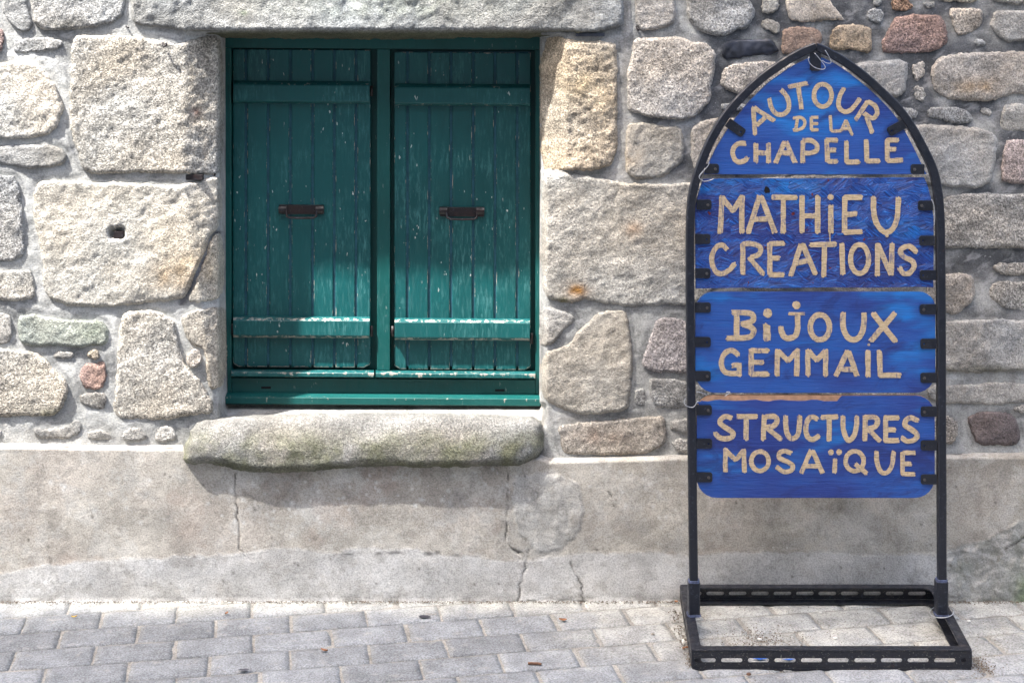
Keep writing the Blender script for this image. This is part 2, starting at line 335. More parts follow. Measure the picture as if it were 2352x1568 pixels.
stones = [  # outline in the photograph, colour, how proud
 ([(5,-60),(60,-60),(67,30),(75,55),(67,72),(47,73),(25,60),(15,40),(5,20)], DK, .012),
 ([(70,-60),(289,-60),(288,15),(280,40),(265,53),(225,61),(180,67),(150,69),(105,71),(82,58),(72,32)], G, .02),
 ([(-60,58),(0,66),(10,73),(8,95),(2,122),(-60,130)], PK, .01),
 ([(28,99),(45,92),(80,87),(115,86),(140,94),(145,102),(130,112),(100,118),(60,122),(35,120),(29,112)], G, .01),
 ([(-75,150),(10,146),(30,141),(70,141),(95,157),(118,183),(135,215),(147,245),(140,270),(128,295),(110,310),(80,317),(0,319),(-75,318)], BG, .022),
 ([(165,92),(180,82),(230,80),(300,82),(375,95),(410,100),(440,92),(470,84),(505,82),(514,150),(516,250),(515,330),(508,395),(490,402),(400,398),(300,396),(215,400),(196,395),(180,360),(165,310),(159,250),(162,170)], BG, .016),
 ([(-70,335),(20,333),(90,331),(130,333),(150,345),(157,360),(150,375),(125,385),(70,387),(0,378),(-70,375)], DK, .014),
 ([(83,425),(95,415),(110,414),(200,417),(300,420),(400,426),(430,420),(470,408),(502,402),(512,420),(511,470),(504,520),(482,545),(465,590),(440,650),(425,685),(410,688),(370,693),(330,696),(290,703),(230,705),(160,703),(120,690),(100,665),(98,610),(92,560),(80,520),(75,470)], YL, .018),
 ([(499,535),(512,540),(516,600),(514,670),(498,690),(445,695),(428,688),(442,665),(462,620),(477,570),(487,545)], YL, .012),
 ([(-75,402),(30,402),(43,417),(50,455),(55,492),(56,542),(57,582),(38,595),(20,602),(-75,600)], DK, .014),
 ([(-60,622),(30,620),(60,619),(74,622),(78,640),(82,672),(75,685),(40,690),(0,690),(-60,688)], BG, .012),
 ([(45,725),(60,722),(110,726),(170,735),(220,733),(240,740),(250,760),(250,785),(235,794),(180,797),(130,793),(80,795),(50,790),(42,770),(40,745)], (.36,.38,.33), .014),
 ([(-50,715),(20,717),(27,740),(28,770),(22,790),(0,795),(-50,790)], G, .008),
 ([(283,715),(340,710),(370,718),(395,735),(405,760),(412,800),(430,845),(455,870),(480,905),(493,935),(485,950),(430,955),(400,962),(330,965),(285,963),(262,950),(258,930),(265,900),(267,850),(272,790),(275,750)], BG, .016),
 ([(418,722),(450,712),(490,705),(515,702),(522,740),(524,800),(522,850),(510,885),(490,895),(478,880),(472,850),(472,825),(465,800),(440,795),(425,770),(418,745)], BG, .014),
 ([(430,815),(445,802),(460,805),(464,825),(452,843),(438,845),(430,830)], WM, .02),
 ([(-80,800),(0,800),(50,805),(80,807),(110,829),(130,852),(150,869),(158,892),(150,922),(130,953),(108,957),(75,955),(25,957),(0,957),(-80,955)], BG, .02),
 ([(120,812),(132,806),(162,808),(172,814),(165,823),(140,824),(122,820)], G, .008),
 ([(200,812),(220,801),(230,812),(231,820),(218,828),(205,823),(202,817)], OC, .01),
 ([(232,824),(244,826),(244,860),(240,884),(230,894),(200,893),(187,884),(183,866),(188,842),(200,833),(218,833)], PK, .014),
 ([(185,905),(215,900),(243,905),(243,938),(225,940),(205,932),(188,925),(182,915)], DK, .01),
 ([(76,985),(100,984),(140,982),(150,978),(170,965),(185,968),(189,985),(180,998),(155,1006),(110,1008),(85,1005),(77,995)], G, .008),
 ([(198,995),(215,988),(235,988),(250,995),(258,1006),(250,1011),(225,1011),(203,1008)], G, .006),
 ([(280,995),(300,981),(320,982),(335,995),(338,1006),(325,1012),(300,1013),(283,1008)], G, .008),
 ([(355,1000),(362,982),(385,975),(400,985),(405,1003),(395,1013),(370,1014),(358,1010)], G, .005),
 ([(-50,985),(2,988),(4,998),(-2,1008),(-50,1010)], G, .006),
 ([(1242,88),(1290,80),(1300,90),(1330,92),(1370,95),(1400,97),(1418,105),(1418,200),(1417,260),(1418,340),(1410,370),(1400,382),(1370,388),(1330,392),(1280,388),(1242,388)], OC, .02),
 ([(1454,90),(1500,85),(1566,85),(1581,95),(1626,100),(1641,118),(1642,155),(1634,187),(1631,225),(1621,245),(1586,277),(1513,272),(1451,260),(1441,250),(1440,175),(1446,140),(1451,110)], WM, .022),
 ([(1441,285),(1476,280),(1526,290),(1556,290),(1571,305),(1574,350),(1568,372),(1546,390),(1530,405),(1490,412),(1450,408),(1437,395),(1436,340)], BG, .016),
 ([(1588,295),(1613,275),(1660,268),(1720,270),(1760,300),(1750,370),(1700,398),(1640,402),(1600,395),(1586,365),(1586,330)], WM, .016),
 ([(1654,190),(1660,155),(1690,147),(1750,140),(1790,142),(1850,150),(1850,200),(1780,225),(1720,222),(1680,212),(1655,196)], WM, .016),
 ([(1660,110),(1665,95),(1690,92),(1740,90),(1770,90),(1785,110),(1787,120),(1765,127),(1720,130),(1690,135),(1665,137),(1657,125)], 'slate', .006),
 ([(1457,-60),(1548,-60),(1550,10),(1552,48),(1545,58),(1520,65),(1490,72),(1465,68),(1458,50),(1458,20)], WM, .016),
 ([(1575,-30),(1640,-60),(1700,-40),(1720,0),(1732,20),(1732,40),(1720,62),(1690,72),(1660,82),(1630,80),(1600,68),(1583,45),(1578,20)], G, .018),
 ([(1750,-40),(1786,-35),(1790,12),(1784,25),(1764,32),(1752,30),(1750,15)], BG, .008),
 ([(1750,45),(1764,42),(1776,45),(1791,57),(1789,72),(1784,80),(1764,73),(1748,60)], BG, .008),
 ([(1802,0),(1830,-20),(1890,-15),(1910,5),(1920,18),(1930,35),(1945,48),(1925,47),(1900,48),(1870,50),(1840,52),(1815,45),(1808,25)], WM, .014),
 ([(2047,0),(2060,-18),(2075,-8),(2095,5),(2100,18),(2090,24),(2055,26),(2047,20)], (.47,.3,.2), .01),
 ([(2003,-15),(2022,-13),(2024,10),(2010,14),(2004,8)], G, .006),
 ([(1991,24),(2010,20),(2025,25),(2031,38),(2025,50),(2013,56),(2000,50),(1990,38)], G, .01),
 ([(2121,5),(2145,2),(2147,16),(2130,19),(2121,12)], G, .006),
 ([(2150,-60),(2245,-60),(2247,0),(2220,6),(2170,4),(2150,-2)], BG, .012),
 ([(2270,-60),(2430,-60),(2430,5),(2340,10),(2310,9),(2275,2)], BG, .012),
 ([(2051,42),(2074,35),(2139,33),(2161,36),(2171,52),(2178,88),(2176,103),(2139,122),(2089,122),(2031,122),(2024,110),(2025,97),(2036,77)], PK, .018),
 ([(2180,22),(2189,17),(2251,19),(2258,32),(2256,55),(2234,73),(2200,85),(2190,65),(2186,48)], WM, .012),
 ([(2284,25),(2310,22),(2430,25),(2430,95),(2350,92),(2320,98),(2295,88),(2276,62),(2274,50)], G, .016),
 ([(2232,100),(2248,88),(2260,93),(2263,103),(2245,106)], G, .005),
 ([(1796,77),(1804,65),(1839,60),(1876,64),(1888,78),(1886,100),(1870,122),(1839,125),(1800,124),(1793,110)], (.43,.31,.24), .014),
 ([(1908,72),(1929,58),(1976,56),(1999,65),(2004,95),(1999,123),(1971,117),(1946,110),(1936,118),(1906,112)], (.47,.38,.28), .014),
 ([(1930,155),(1969,145),(2002,139),(2084,137),(2085,175),(2079,212),(2054,226),(2020,215),(1990,200),(1930,190)], DK, .016),
 ([(2098,148),(2119,140),(2125,150),(2122,172),(2112,187),(2100,185),(2096,162)], WM, .008),
 ([(2096,205),(2110,195),(2122,203),(2127,220),(2125,232),(2112,236),(2100,225)], G, .007),
 ([(2139,160),(2154,132),(2214,122),(2300,118),(2430,115),(2430,210),(2340,215),(2309,220),(2277,232),(2214,232),(2169,225),(2144,207),(2139,185)], WM, .02),
 ([(2040,245),(2090,247),(2110,255),(2108,270),(2090,275),(2045,272)], G, .007),
 ([(2130,255),(2146,244),(2214,248),(2232,265),(2236,277),(2214,285),(2164,276),(2130,268)], G, .01),
 ([(2250,252),(2265,248),(2278,256),(2276,265),(2255,264)], G, .005),
 ([(2304,242),(2330,238),(2430,245),(2430,298),(2340,303),(2310,302),(2292,293),(2298,270)], BG, .012),
 ([(2080,300),(2096,288),(2154,286),(2239,292),(2281,305),(2291,320),(2289,350),(2283,385),(2275,415),(2250,432),(2200,430),(2150,425),(2090,420),(2070,350)], G, .018),
 ([(2310,325),(2330,318),(2430,325),(2430,420),(2350,425),(2305,418),(2297,395),(2303,360)], (.4,.33,.3), .014),
 ([(2172,455),(2195,447),(2240,443),(2300,446),(2430,442),(2430,572),(2340,568),(2260,572),(2200,570),(2120,565),(2120,470)], G, .022),
 ([(2130,640),(2180,628),(2215,627),(2235,635),(2240,660),(2235,685),(2218,705),(2200,722),(2170,720),(2130,700)], WM, .014),
 ([(2278,610),(2300,603),(2430,600),(2430,635),(2340,634),(2300,631),(2283,622)], G, .008),
 ([(2270,668),(2285,648),(2330,645),(2430,648),(2430,712),(2340,714),(2300,705),(2275,690)], G, .01),
 ([(2140,740),(2230,735),(2300,732),(2350,735),(2430,735),(2430,845),(2330,852),(2240,855),(2180,852),(2130,845)], G, .018),
 ([(2130,885),(2200,885),(2240,880),(2300,875),(2350,880),(2430,882),(2430,925),(2330,925),(2280,930),(2220,925),(2170,928),(2130,915)], G, .01),
 ([(2217,960),(2235,950),(2260,943),(2300,945),(2330,955),(2340,975),(2343,1005),(2335,1022),(2290,1022),(2245,1022),(2232,995)], (.2,.17,.17), .014),
 ([(2140,950),(2185,955),(2203,975),(2200,1000),(2190,1018),(2165,1022),(2130,1000)], WM, .01),
 ([(2325,938),(2345,930),(2430,932),(2430,952),(2350,950)], G, .005),
 ([(1243,400),(1280,395),(1330,400),(1400,415),(1450,422),(1540,424),(1590,420),(1660,424),(1670,520),(1665,640),(1610,690),(1570,702),(1510,700),(1470,705),(1430,702),(1390,695),(1360,690),(1340,688),(1320,696),(1290,695),(1270,688),(1250,680),(1243,600),(1245,500)], BG, .018),
 ([(1242,704),(1262,705),(1290,712),(1318,722),(1322,735),(1300,752),(1282,775),(1270,790),(1250,795),(1242,790)], G, .01),
 ([(1311,788),(1326,762),(1351,742),(1376,717),(1401,711),(1438,712),(1443,742),(1452,784),(1452,850),(1448,905),(1441,940),(1401,947),(1326,952),(1276,934),(1250,919),(1243,890),(1243,830),(1255,805),(1285,800)], BG, .014),
 ([(1501,740),(1515,728),(1545,728),(1600,745),(1640,755),(1640,850),(1600,857),(1540,856),(1490,852),(1472,838),(1478,815),(1492,780)], (.36,.32,.3), .014),
 ([(1488,870),(1526,866),(1558,870),(1600,885),(1640,890),(1640,925),(1600,932),(1540,940),(1505,933),(1490,905)], DK, .012),
 ([(1458,895),(1481,891),(1484,915),(1480,935),(1457,930)], G, .006),
 ([(1280,975),(1350,968),(1476,957),(1526,955),(1531,984),(1531,1014),(1500,1038),(1450,1046),(1350,1044),(1291,1042),(1286,1010)], (.38,.35,.31), .012),
 ([(1536,965),(1560,960),(1620,965),(1630,990),(1590,995),(1555,992),(1540,982)], DK, .01),
 ([(1540,1010),(1600,1003),(1680,1008),(1690,1040),(1560,1042)], G, .006),
 ([(1653,240),(1690,238),(1730,242),(1735,256),(1660,254)], G, .005),
 # behind the sign
 ([(1775,245),(1900,238),(2030,250),(2060,300),(2050,380),(1900,392),(1780,385),(1770,300)], G, .014),
 ([(1690,412),(1840,402),(1990,404),(2050,420),(2040,540),(1860,550),(1700,540),(1685,470)], DK, .014),
 ([(2060,440),(2110,436),(2105,560),(2062,555)], WM, .01),
 ([(1680,565),(1800,560),(1850,580),(1845,655),(1780,672),(1690,665)], G, .012),
 ([(1880,575),(2000,565),(2105,575),(2110,650),(2080,676),(1960,680),(1880,665)], WM, .014),
 ([(1665,690),(1780,685),(1905,695),(1910,780),(1800,800),(1680,795),(1655,750)], G, .012),
 ([(1935,700),(2040,692),(2100,710),(2110,800),(2020,815),(1940,800)], BG, .012),
 ([(1660,815),(1760,818),(1830,830),(1825,905),(1740,925),(1665,915)], DK, .012),
 ([(1850,825),(1980,828),(2110,840),(2108,912),(2000,925),(1860,915)], YL, .012),
 ([(1660,935),(1800,940),(1805,1030),(1670,1035)], G, .01),
 ([(1830,940),(1980,938),(2110,945),(2105,1030),(1840,1032)], BG, .01),
]
def course_fill(u0, u1, v0, v1, rs):
    out = []; v = v0; r = random.Random(rs)
    while v < v1 - 30:
        h = min(r.uniform(70, 170), v1 - v)
        if v1 - v - h < 40: h = v1 - v
        u = u0 + r.uniform(-20, 0)
        while u < u1 - 25:
            w_ = r.uniform(90, 300)
            if u1 - u - w_ < 50: w_ = u1 - u
            a, b, c, d = u + 8, u + w_ - 8, v + 8, v + h - 8
            j = lambda s=9: r.uniform(-s, s) * .7
            out.append(([(a + 8, c + j()), ((a * 2 + b) / 3, c + j(5)), ((a + 2 * b) / 3, c + j(5)), (b - 8, c + j()), (b + j(5), (c * 2 + d) / 3), (b + j(5), (c + 2 * d) / 3), (b - 8, d + j()), ((a + b) / 2, d + j(5)), (a + 8, d + j()), (a + j(5), (c + d) / 2)],
                        r.choice([G, BG, WM, YL, DK, G, BG, OC]), r.uniform(.008, .02), 'far'))
            u += w_
        v += h
    return out
stones += course_fill(-720, -85, -560, 1005, 1) + course_fill(-85, 2440, -560, -128, 2) + course_fill(2440, 3150, -560, 1030, 3)
stones += [([(-75,-118),(20,-120),(140,-118),(280,-116),(282,-72),(150,-74),(0,-72),(-75,-74)], G, .012, 'far'), ([(1450,-118),(1600,-120),(1700,-116),(1700,-74),(1560,-72),(1452,-74)], WM, .012, 'far'),
           ([(1720,-118),(1900,-116),(1905,-50),(1800,-48),(1722,-50)], BG, .012, 'far'), ([(1925,-118),(2100,-120),(2102,-40),(1990,-38),(1928,-44)], G, .012, 'far'), ([(2122,-118),(2430,-116),(2430,-74),(2125,-74)], YL, .012, 'far')]
stains = [(757, 12, 7, 6, (.75, .75, .72), 1), (820, 14, 9, 8, (.78, .78, .75), 1), (878, 12, 5, 4, (.7, .7, .68), 1), (985, 10, 6, 5, (.7, .7, .68), .9), (560, 30, 10, 6, (.2, .25, .15), .5), (1325, 668, 26, 20, (.3, .15, .04), .8), (1290, 690, 22, 10, (.1, .09, .03), .7), (1440, 360, 40, 40, (.6, .4, .2), .25), (395, 640, 60, 30, (.3, .2, .1), .5), (430, 610, 60, 40, (.45, .32, .18), .4),
          (480, 600, 40, 60, (.5, .4, .25), .4), (1455, 527, 22, 20, (.5, .36, .25), .6), (448, 262, 24, 40, (.55, .47, .36), .7), (440, 180, 10, 70, (.5, .44, .35), .6), (447, 258, 12, 13, (.22, .12, .1), .9), (472, 350, 8, 60, (.52, .45, .36), .5),
          (2250, 200, 60, 20, (.45, .3, .15), .5), (1380, 1000, 60, 22, (.3, .2, .15), .4), (150, 365, 90, 30, (.12, .12, .1), .3), (220, 760, 50, 30, (.25, .3, .22), .4), (900, 20, 300, 30, (.3, .33, .26), .35), (1700, 200, 60, 20, (.12, .11, .09), .5),
          (1350, 200, 60, 60, (.6, .45, .25), .4), (130, 60, 80, 14, (.14, .13, .1), .5), (470, 110, 30, 60, (.2, .17, .12), .4), (100, 950, 60, 14, (.2, .19, .12), .5), (1970, 400, 200, 30, (.12, .11, .08), .5), (2260, 850, 200, 12, (.2, .19, .13), .5)]
def outline(poly, smooth=True, step=6, jit=1.4, seed=0):
    p = np.array(poly, float)
    for _ in range(1 if smooth else 0):
        q = np.roll(p, -1, 0); p = np.stack([p * .8 + q * .2, p * .2 + q * .8], 1).reshape(-1, 2)
    q = np.roll(p, -1, 0); L = np.hypot(*(q - p).T); cum = np.concatenate([[0], np.cumsum(L)]); n = max(10, int(cum[-1] / step))
    t = np.linspace(0, cum[-1], n, endpoint=False); pc = np.vstack([p, p[:1]])
    r = np.stack([np.interp(t, cum, pc[:, 0]), np.interp(t, cum, pc[:, 1])], 1)
    tg = np.roll(r, -1, 0) - np.roll(r, 1, 0); tg /= (np.hypot(*tg.T)[:, None] + 1e-9); nm = np.stack([tg[:, 1], -tg[:, 0]], 1)
    return r + nm * (fbm(t, t * 0 + seed * 13.7, 16, seed, 3, .7) * jit * 2.6 + (2.8 if jit == 1.4 else 0))[:, None]
def inside(p, x, y):
    r = np.zeros(x.shape, bool); n = len(p); j = n - 1
    for i in range(n):
        xi, yi = p[i]; xj, yj = p[j]
        if yi != yj:
            r ^= ((yi > y) != (yj > y)) & (x < (xj - xi) * (y - yi) / (yj - yi) + xi)
        j = i
    return r
def segdist(pu, pv, b):
    a = b; c = np.roll(b, -1, 0); d = np.full(pu.shape, 1e9)
    for k in range(0, len(pu), 4000):
        x = pu[k:k + 4000, None]; y = pv[k:k + 4000, None]
        ab = c - a; t = np.clip(((x - a[:, 0]) * ab[:, 0] + (y - a[:, 1]) * ab[:, 1]) / ((ab ** 2).sum(1) + 1e-9), 0, 1)
        d[k:k + 4000] = np.sqrt(((a[:, 0] + t * ab[:, 0] - x) ** 2 + (a[:, 1] + t * ab[:, 1] - y) ** 2).min(1))
    return d
def tri_fill(b, step, seed):
    x0, y0 = b.min(0); x1, y1 = b.max(0)
    gx, gy = np.meshgrid(np.arange(x0 + step / 2, x1, step), np.arange(y0 + step / 2, y1, step)); gx = gx.ravel(); gy = gy.ravel()
    rs = np.random.RandomState(seed); gx = gx + rs.uniform(-.25, .25, gx.shape) * step; gy = gy + rs.uniform(-.25, .25, gx.shape) * step
    m = inside(b, gx, gy); gx, gy = gx[m], gy[m]; d = segdist(gx, gy, b); m = d > step * .45; gx, gy = gx[m], gy[m]
    n = len(b); pts = [Vector((float(q[0]), float(q[1]))) for q in b] + [Vector((float(a), float(c))) for a, c in zip(gx, gy)]
    vo, eo, fo, _, _, _ = delaunay_2d_cdt(pts, [(i, (i + 1) % n) for i in range(n)], [], 1, 1e-6)
    v = np.array([tuple(q) for q in vo]); return v[:, 0], v[:, 1], [list(f) for f in fo]
def tint(u, v, base, seed):
    c = np.ones((len(u), 3)) * np.array(base) * random.Random(seed * 3).uniform(.86, 1.12)
    c *= (1 + .13 * fbm(u, v, 90, seed, 3))[:, None]
    w_ = fbm(u, v, 130, seed + 7, 2); c[:, 0] *= 1 + .06 * w_; c[:, 2] *= 1 - .08 * w_
    for (su, sv, ru, rv, sc, st) in stains:
        d = ((u - su) / ru) ** 2 + ((v - sv) / rv) ** 2
        k = (np.exp(-d * 1.2) * st * np.clip(1 + .9 * fbm(u, v, 22, 77, 3), 0, 1.4))[:, None]; k = np.clip(k, 0, 1)
        c = c * (1 - k) + np.array(sc) * k
    return c
def build_stone(poly, base, proud, parent, seed, name='stone', rnd=None, relief=1.0, step=5.0, mat=None, yfun=None, back=.014, smooth=True, jit=1.4):
    b = outline(poly, smooth, step * 1.1, jit, seed); u, v, f = tri_fill(b, step, seed)
    d = segdist(u, v, b); size = math.sqrt(abs(np.ptp(b[:, 0]) * np.ptp(b[:, 1])))
    if rnd is None: rnd = min(9.5, max(4, size * .075))
    rr = rnd * (1 + .45 * fbm(u, v, 60, seed + 3, 2)); t = np.clip(d / rr, 0, 1); pf = np.sqrt(np.clip(1 - (1 - t) ** 2, 0, 1))
    y = back - (proud + back) * pf
    y += (yfun(u, v, d) if yfun else recess(u, v))
    y += proud * .2 * pf
    tx, tz = random.Random(seed).uniform(-1, 1), random.Random(seed + 1).uniform(-1, 1)
    cu, cv = b.mean(0); sc = min(size, 200)
    y += pf * .004 * (tx * (u - cu) + tz * (v - cv)) / max(sc, 40)
    wu = u + 12 * fbm(u, v, 40, seed + 5, 2)
    y -= relief * pf * (.0060 * fbm(wu, v, 80, seed, 3, .45) + .0024 * fbm(wu, v * 1.25, 20, seed + 9, 3, .6) + .0014 * fbm(u, v, 9, seed + 11, 2))
    y += .03 * np.exp(-((u - 268) / 17) ** 4 - ((v - 535) / 12) ** 4)
    w3 = PA(u, v, y)
    a, bb, c = w3[f[0][0]], w3[f[0][1]], w3[f[0][2]]
    if np.cross(bb - a, c - a)[1] > 0: f = [q[::-1] for q in f]
    return b, mesh_obj(name, w3, f, mat or M['granite'], parent, tint(u, v, base, seed))

wall = thing('stone_wall', 'granite rubble wall with grey mortar joints around a green shuttered window, above a cement plinth', 'wall', (0, 0, 0))
outs = []
for i, s in enumerate(stones):
    poly, base, proud = s[:3]; proud = proud * .62 + .0025; far = len(s) > 3; mt = None; rel = 1.0
    if base == 'slate': base = (.05, .05, .06); mt = M['slate']
    if base in (PK, (.47,.3,.2)): mt = M['pink']; rel = 1.3
    if base == OC: rel = 1.7
    b, o = build_stone(poly, base, proud, wall, i + 1, step=18 if far else 4.2, mat=mt, relief=rel, jit=.8 if far else 1.4)
    outs.append(b)
# lintel: one long slab, its lower edge rounds back under
lpoly = [(302,-112),(700,-116),(1100,-114),(1420,-112),(1430,0),(1432,40),(1425,62),(1380,72),(1330,76),(1290,82),(1240,85),(1170,84),(1100,84),(1000,86),(880,89),(760,87),(620,86),(520,85),(415,72),(395,66),(312,61),(302,40),(300,0)]
def ylint(u, v, d):
    k = np.where((u > 430) & (u < 1320), 1, 0) * np.clip((v - 66) / 20, 0, 1) ** 1.6
    return .09 * k
lb, lint = build_stone(lpoly, (.37, .375, .365), .024, wall, 301, 'lintel', rnd=9, relief=1.2, yfun=ylint); outs.append(lb)
# moss on the underside edge
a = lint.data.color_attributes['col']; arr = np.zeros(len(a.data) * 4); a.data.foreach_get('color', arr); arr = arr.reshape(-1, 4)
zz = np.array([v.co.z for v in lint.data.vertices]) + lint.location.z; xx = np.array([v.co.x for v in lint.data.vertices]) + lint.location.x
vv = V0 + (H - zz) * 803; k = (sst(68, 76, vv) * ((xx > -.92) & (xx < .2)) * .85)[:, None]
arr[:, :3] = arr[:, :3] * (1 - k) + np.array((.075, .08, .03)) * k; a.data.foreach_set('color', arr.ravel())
# sill slab
spoly = [(416,1056),(424,1025),(440,985),(452,962),(560,956),(800,950),(1000,951),(1160,955),(1240,962),(1252,1000),(1248,1035),(1236,1056),(1180,1072),(1000,1074),(850,1071),(730,1082),(620,1088),(540,1081),(480,1064),(428,1068)]
def ysill(u, v, d):
    t = np.clip((v - 950) / 85, 0, 1)
    y = .05 * (1 - t) ** 1.5
    return y + .03 * np.clip((u - 1180) / 70, 0, 1) * t
sb, sill = build_stone(spoly, (.40, .39, .36), .085, wall, 305, 'window_sill', rnd=22, relief=.55, mat=M['sill'], yfun=ysill, back=.02)
a = sill.data.color_attributes['col']; arr = np.zeros(len(a.data) * 4); a.data.foreach_get('color', arr); arr = arr.reshape(-1, 4)
zz = np.array([v.co.z for v in sill.data.vertices]) + sill.location.z; xx = np.array([v.co.x for v in sill.data.vertices]) + sill.location.x
vv = V0 + (H - zz) * 815; uu = U0 + xx * 815
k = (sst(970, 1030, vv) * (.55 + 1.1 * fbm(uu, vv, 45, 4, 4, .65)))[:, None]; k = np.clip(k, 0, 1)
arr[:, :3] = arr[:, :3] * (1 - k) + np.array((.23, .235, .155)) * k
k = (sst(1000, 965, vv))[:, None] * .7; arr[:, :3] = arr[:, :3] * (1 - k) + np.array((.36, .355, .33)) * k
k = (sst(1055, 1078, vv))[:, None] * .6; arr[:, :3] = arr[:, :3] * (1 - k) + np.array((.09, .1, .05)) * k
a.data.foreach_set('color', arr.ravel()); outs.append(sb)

# mortar sheet between the stones
def grid_obj(name, us, vs, yf, mat, parent, colf, keep=None, extra=None):
    gu, gv = np.meshgrid(us, vs); nu, nv = len(us), len(vs); u = gu.ravel(); v = gv.ravel()
    y = yf(u, v); w3 = PA(u, v, y)
    I = np.arange((nv - 1) * nu).reshape(nv - 1, nu)[:, :-1].ravel()
    q = np.stack([I, I + nu, I + nu + 1, I + 1], 1)
    if keep is not None:
        cu = u[q].mean(1); cv = v[q].mean(1); q = q[keep(cu, cv)]
    return mesh_obj(name, w3, q.tolist(), mat, parent, colf(u, v))
us = np.concatenate([np.arange(-720, -80, 16), np.arange(-80, 2440, 4.5), np.arange(2440, 3170, 16)])
vs = np.concatenate([np.arange(-560, -48, 16), np.arange(-48, 1062, 4.5)])
gu, gv = np.meshgrid(us, vs); fu, fv = gu.ravel(), gv.ravel()
ins = np.zeros(fu.shape, bool)
for b in outs:
    x0, y0 = b.min(0); x1, y1 = b.max(0); m = (fu >= x0) & (fu <= x1) & (fv >= y0) & (fv <= y1)
    ii = np.nonzero(m)[0]; ins[ii] |= inside(b, fu[ii], fv[ii])
allb = np.vstack(outs); kd = kdtree.KDTree(len(allb))
for i, q in enumerate(allb): kd.insert((q[0], q[1], 0), i)
kd.balance(); dist = np.array([kd.find((a_, b_, 0))[2] for a_, b_ in zip(fu, fv)])
DD = dist; INS = ins
def ymort(u, v):
    y = recess(u, v) + .0012 - .0035 * fbm(u, v, 55, 31, 3) - .0007 * fbm(u, v, 14, 41, 2)
    y -= .0015 * np.clip(DD / 12, 0, 1) + .0013 * fbm(u, v, 7, 43, 2)
    y += np.where(INS, np.clip((DD - 7) / 8, 0, 1) * .02, 0)
    return y
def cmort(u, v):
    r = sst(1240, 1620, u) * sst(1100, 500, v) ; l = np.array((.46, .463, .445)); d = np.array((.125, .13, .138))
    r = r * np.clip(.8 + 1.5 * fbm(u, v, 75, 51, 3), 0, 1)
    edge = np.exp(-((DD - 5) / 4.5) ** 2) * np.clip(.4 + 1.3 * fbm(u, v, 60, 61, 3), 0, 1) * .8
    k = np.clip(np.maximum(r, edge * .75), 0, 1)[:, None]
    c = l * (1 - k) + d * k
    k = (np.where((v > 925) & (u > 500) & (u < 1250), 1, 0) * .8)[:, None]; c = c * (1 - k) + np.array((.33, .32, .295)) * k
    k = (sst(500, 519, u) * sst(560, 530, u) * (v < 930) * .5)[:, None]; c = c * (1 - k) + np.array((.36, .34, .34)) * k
    k = (sst(1424, 1436, u) * sst(1446, 1436, u) * (v < 400))[:, None] * .6; c = c * (1 - k) + np.array((.3, .29, .27)) * k
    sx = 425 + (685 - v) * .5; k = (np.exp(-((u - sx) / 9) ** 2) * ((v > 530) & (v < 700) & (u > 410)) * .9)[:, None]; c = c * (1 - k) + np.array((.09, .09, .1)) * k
    # flush cement smears
    for (su, sv, ru, rv, st) in ((1390, 400, 130, 16, .8), (1430, 240, 22, 160, .8), (1330, 86, 60, 8, .7), (60, 1000, 400, 30, .4), (1320, 960, 60, 20, .8)):
        k = (np.exp(-((u - su) / ru) ** 2 - ((v - sv) / rv) ** 2) * st)[:, None]; c = c * (1 - k) + np.array((.36, .345, .32)) * k
    return c
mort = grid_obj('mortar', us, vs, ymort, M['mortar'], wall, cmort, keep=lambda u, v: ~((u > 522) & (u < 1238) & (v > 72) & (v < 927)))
# masonry behind the surface: closes the reveal and the wall's back
bm = bmesh.new()
def core(u0, u1, v0, v1, y0=.05, y1=.45):
    a, b = P(u0, v0, 0), P(u1, v1, 0); addbox(bm, a[0], b[0], y0, y1, b[2], a[2])
core(-720, 440, -560, 1062, .19); core(440, 1262, -560, 74, .06); core(1252, 3170, -560, 1062, .1); core(440, 1262, 985, 1062, .06)
addbox(bm, P(440, 0, .3)[0], P(1262, 0, .3)[0], .3, .45, P(0, 1000, .3)[2], P(0, 60, .3)[2])
bm_obj('wall_core', bm, M['plaster'], wall)

# ---------------------------------------------------------------- plinth
vt_u = [-720, 0, 420, 430, 1240, 1260, 1560, 2352, 3170]; vt_v = [1012, 1014, 1018, 1030, 1040, 1048, 1040, 1036, 1036]
rag_u = [-720, 0, 100, 200, 300, 450, 520, 580, 640, 700, 750, 850, 950, 1050, 1200, 1300, 1400, 1550, 1800, 2140, 2200, 2260, 2352, 2600, 3170]
rag_v = [1330, 1318, 1295, 1290, 1283, 1275, 1270, 1262, 1256, 1262, 1268, 1258, 1262, 1275, 1288, 1275, 1268, 1270, 1266, 1275, 1255, 1240, 1190, 1190, 1230]
def wig(pts, n=40, amp=5.5, seed=1):
    p = catmull(pts, 8); p = np.array(p); t = np.arange(len(p)) * 5.0
    p[:, 0] += amp * fbm(t, t * 0, 12, seed, 3, .7); p[:, 1] += amp * .5 * fbm(t, t * 0 + 9, 12, seed, 3); return p
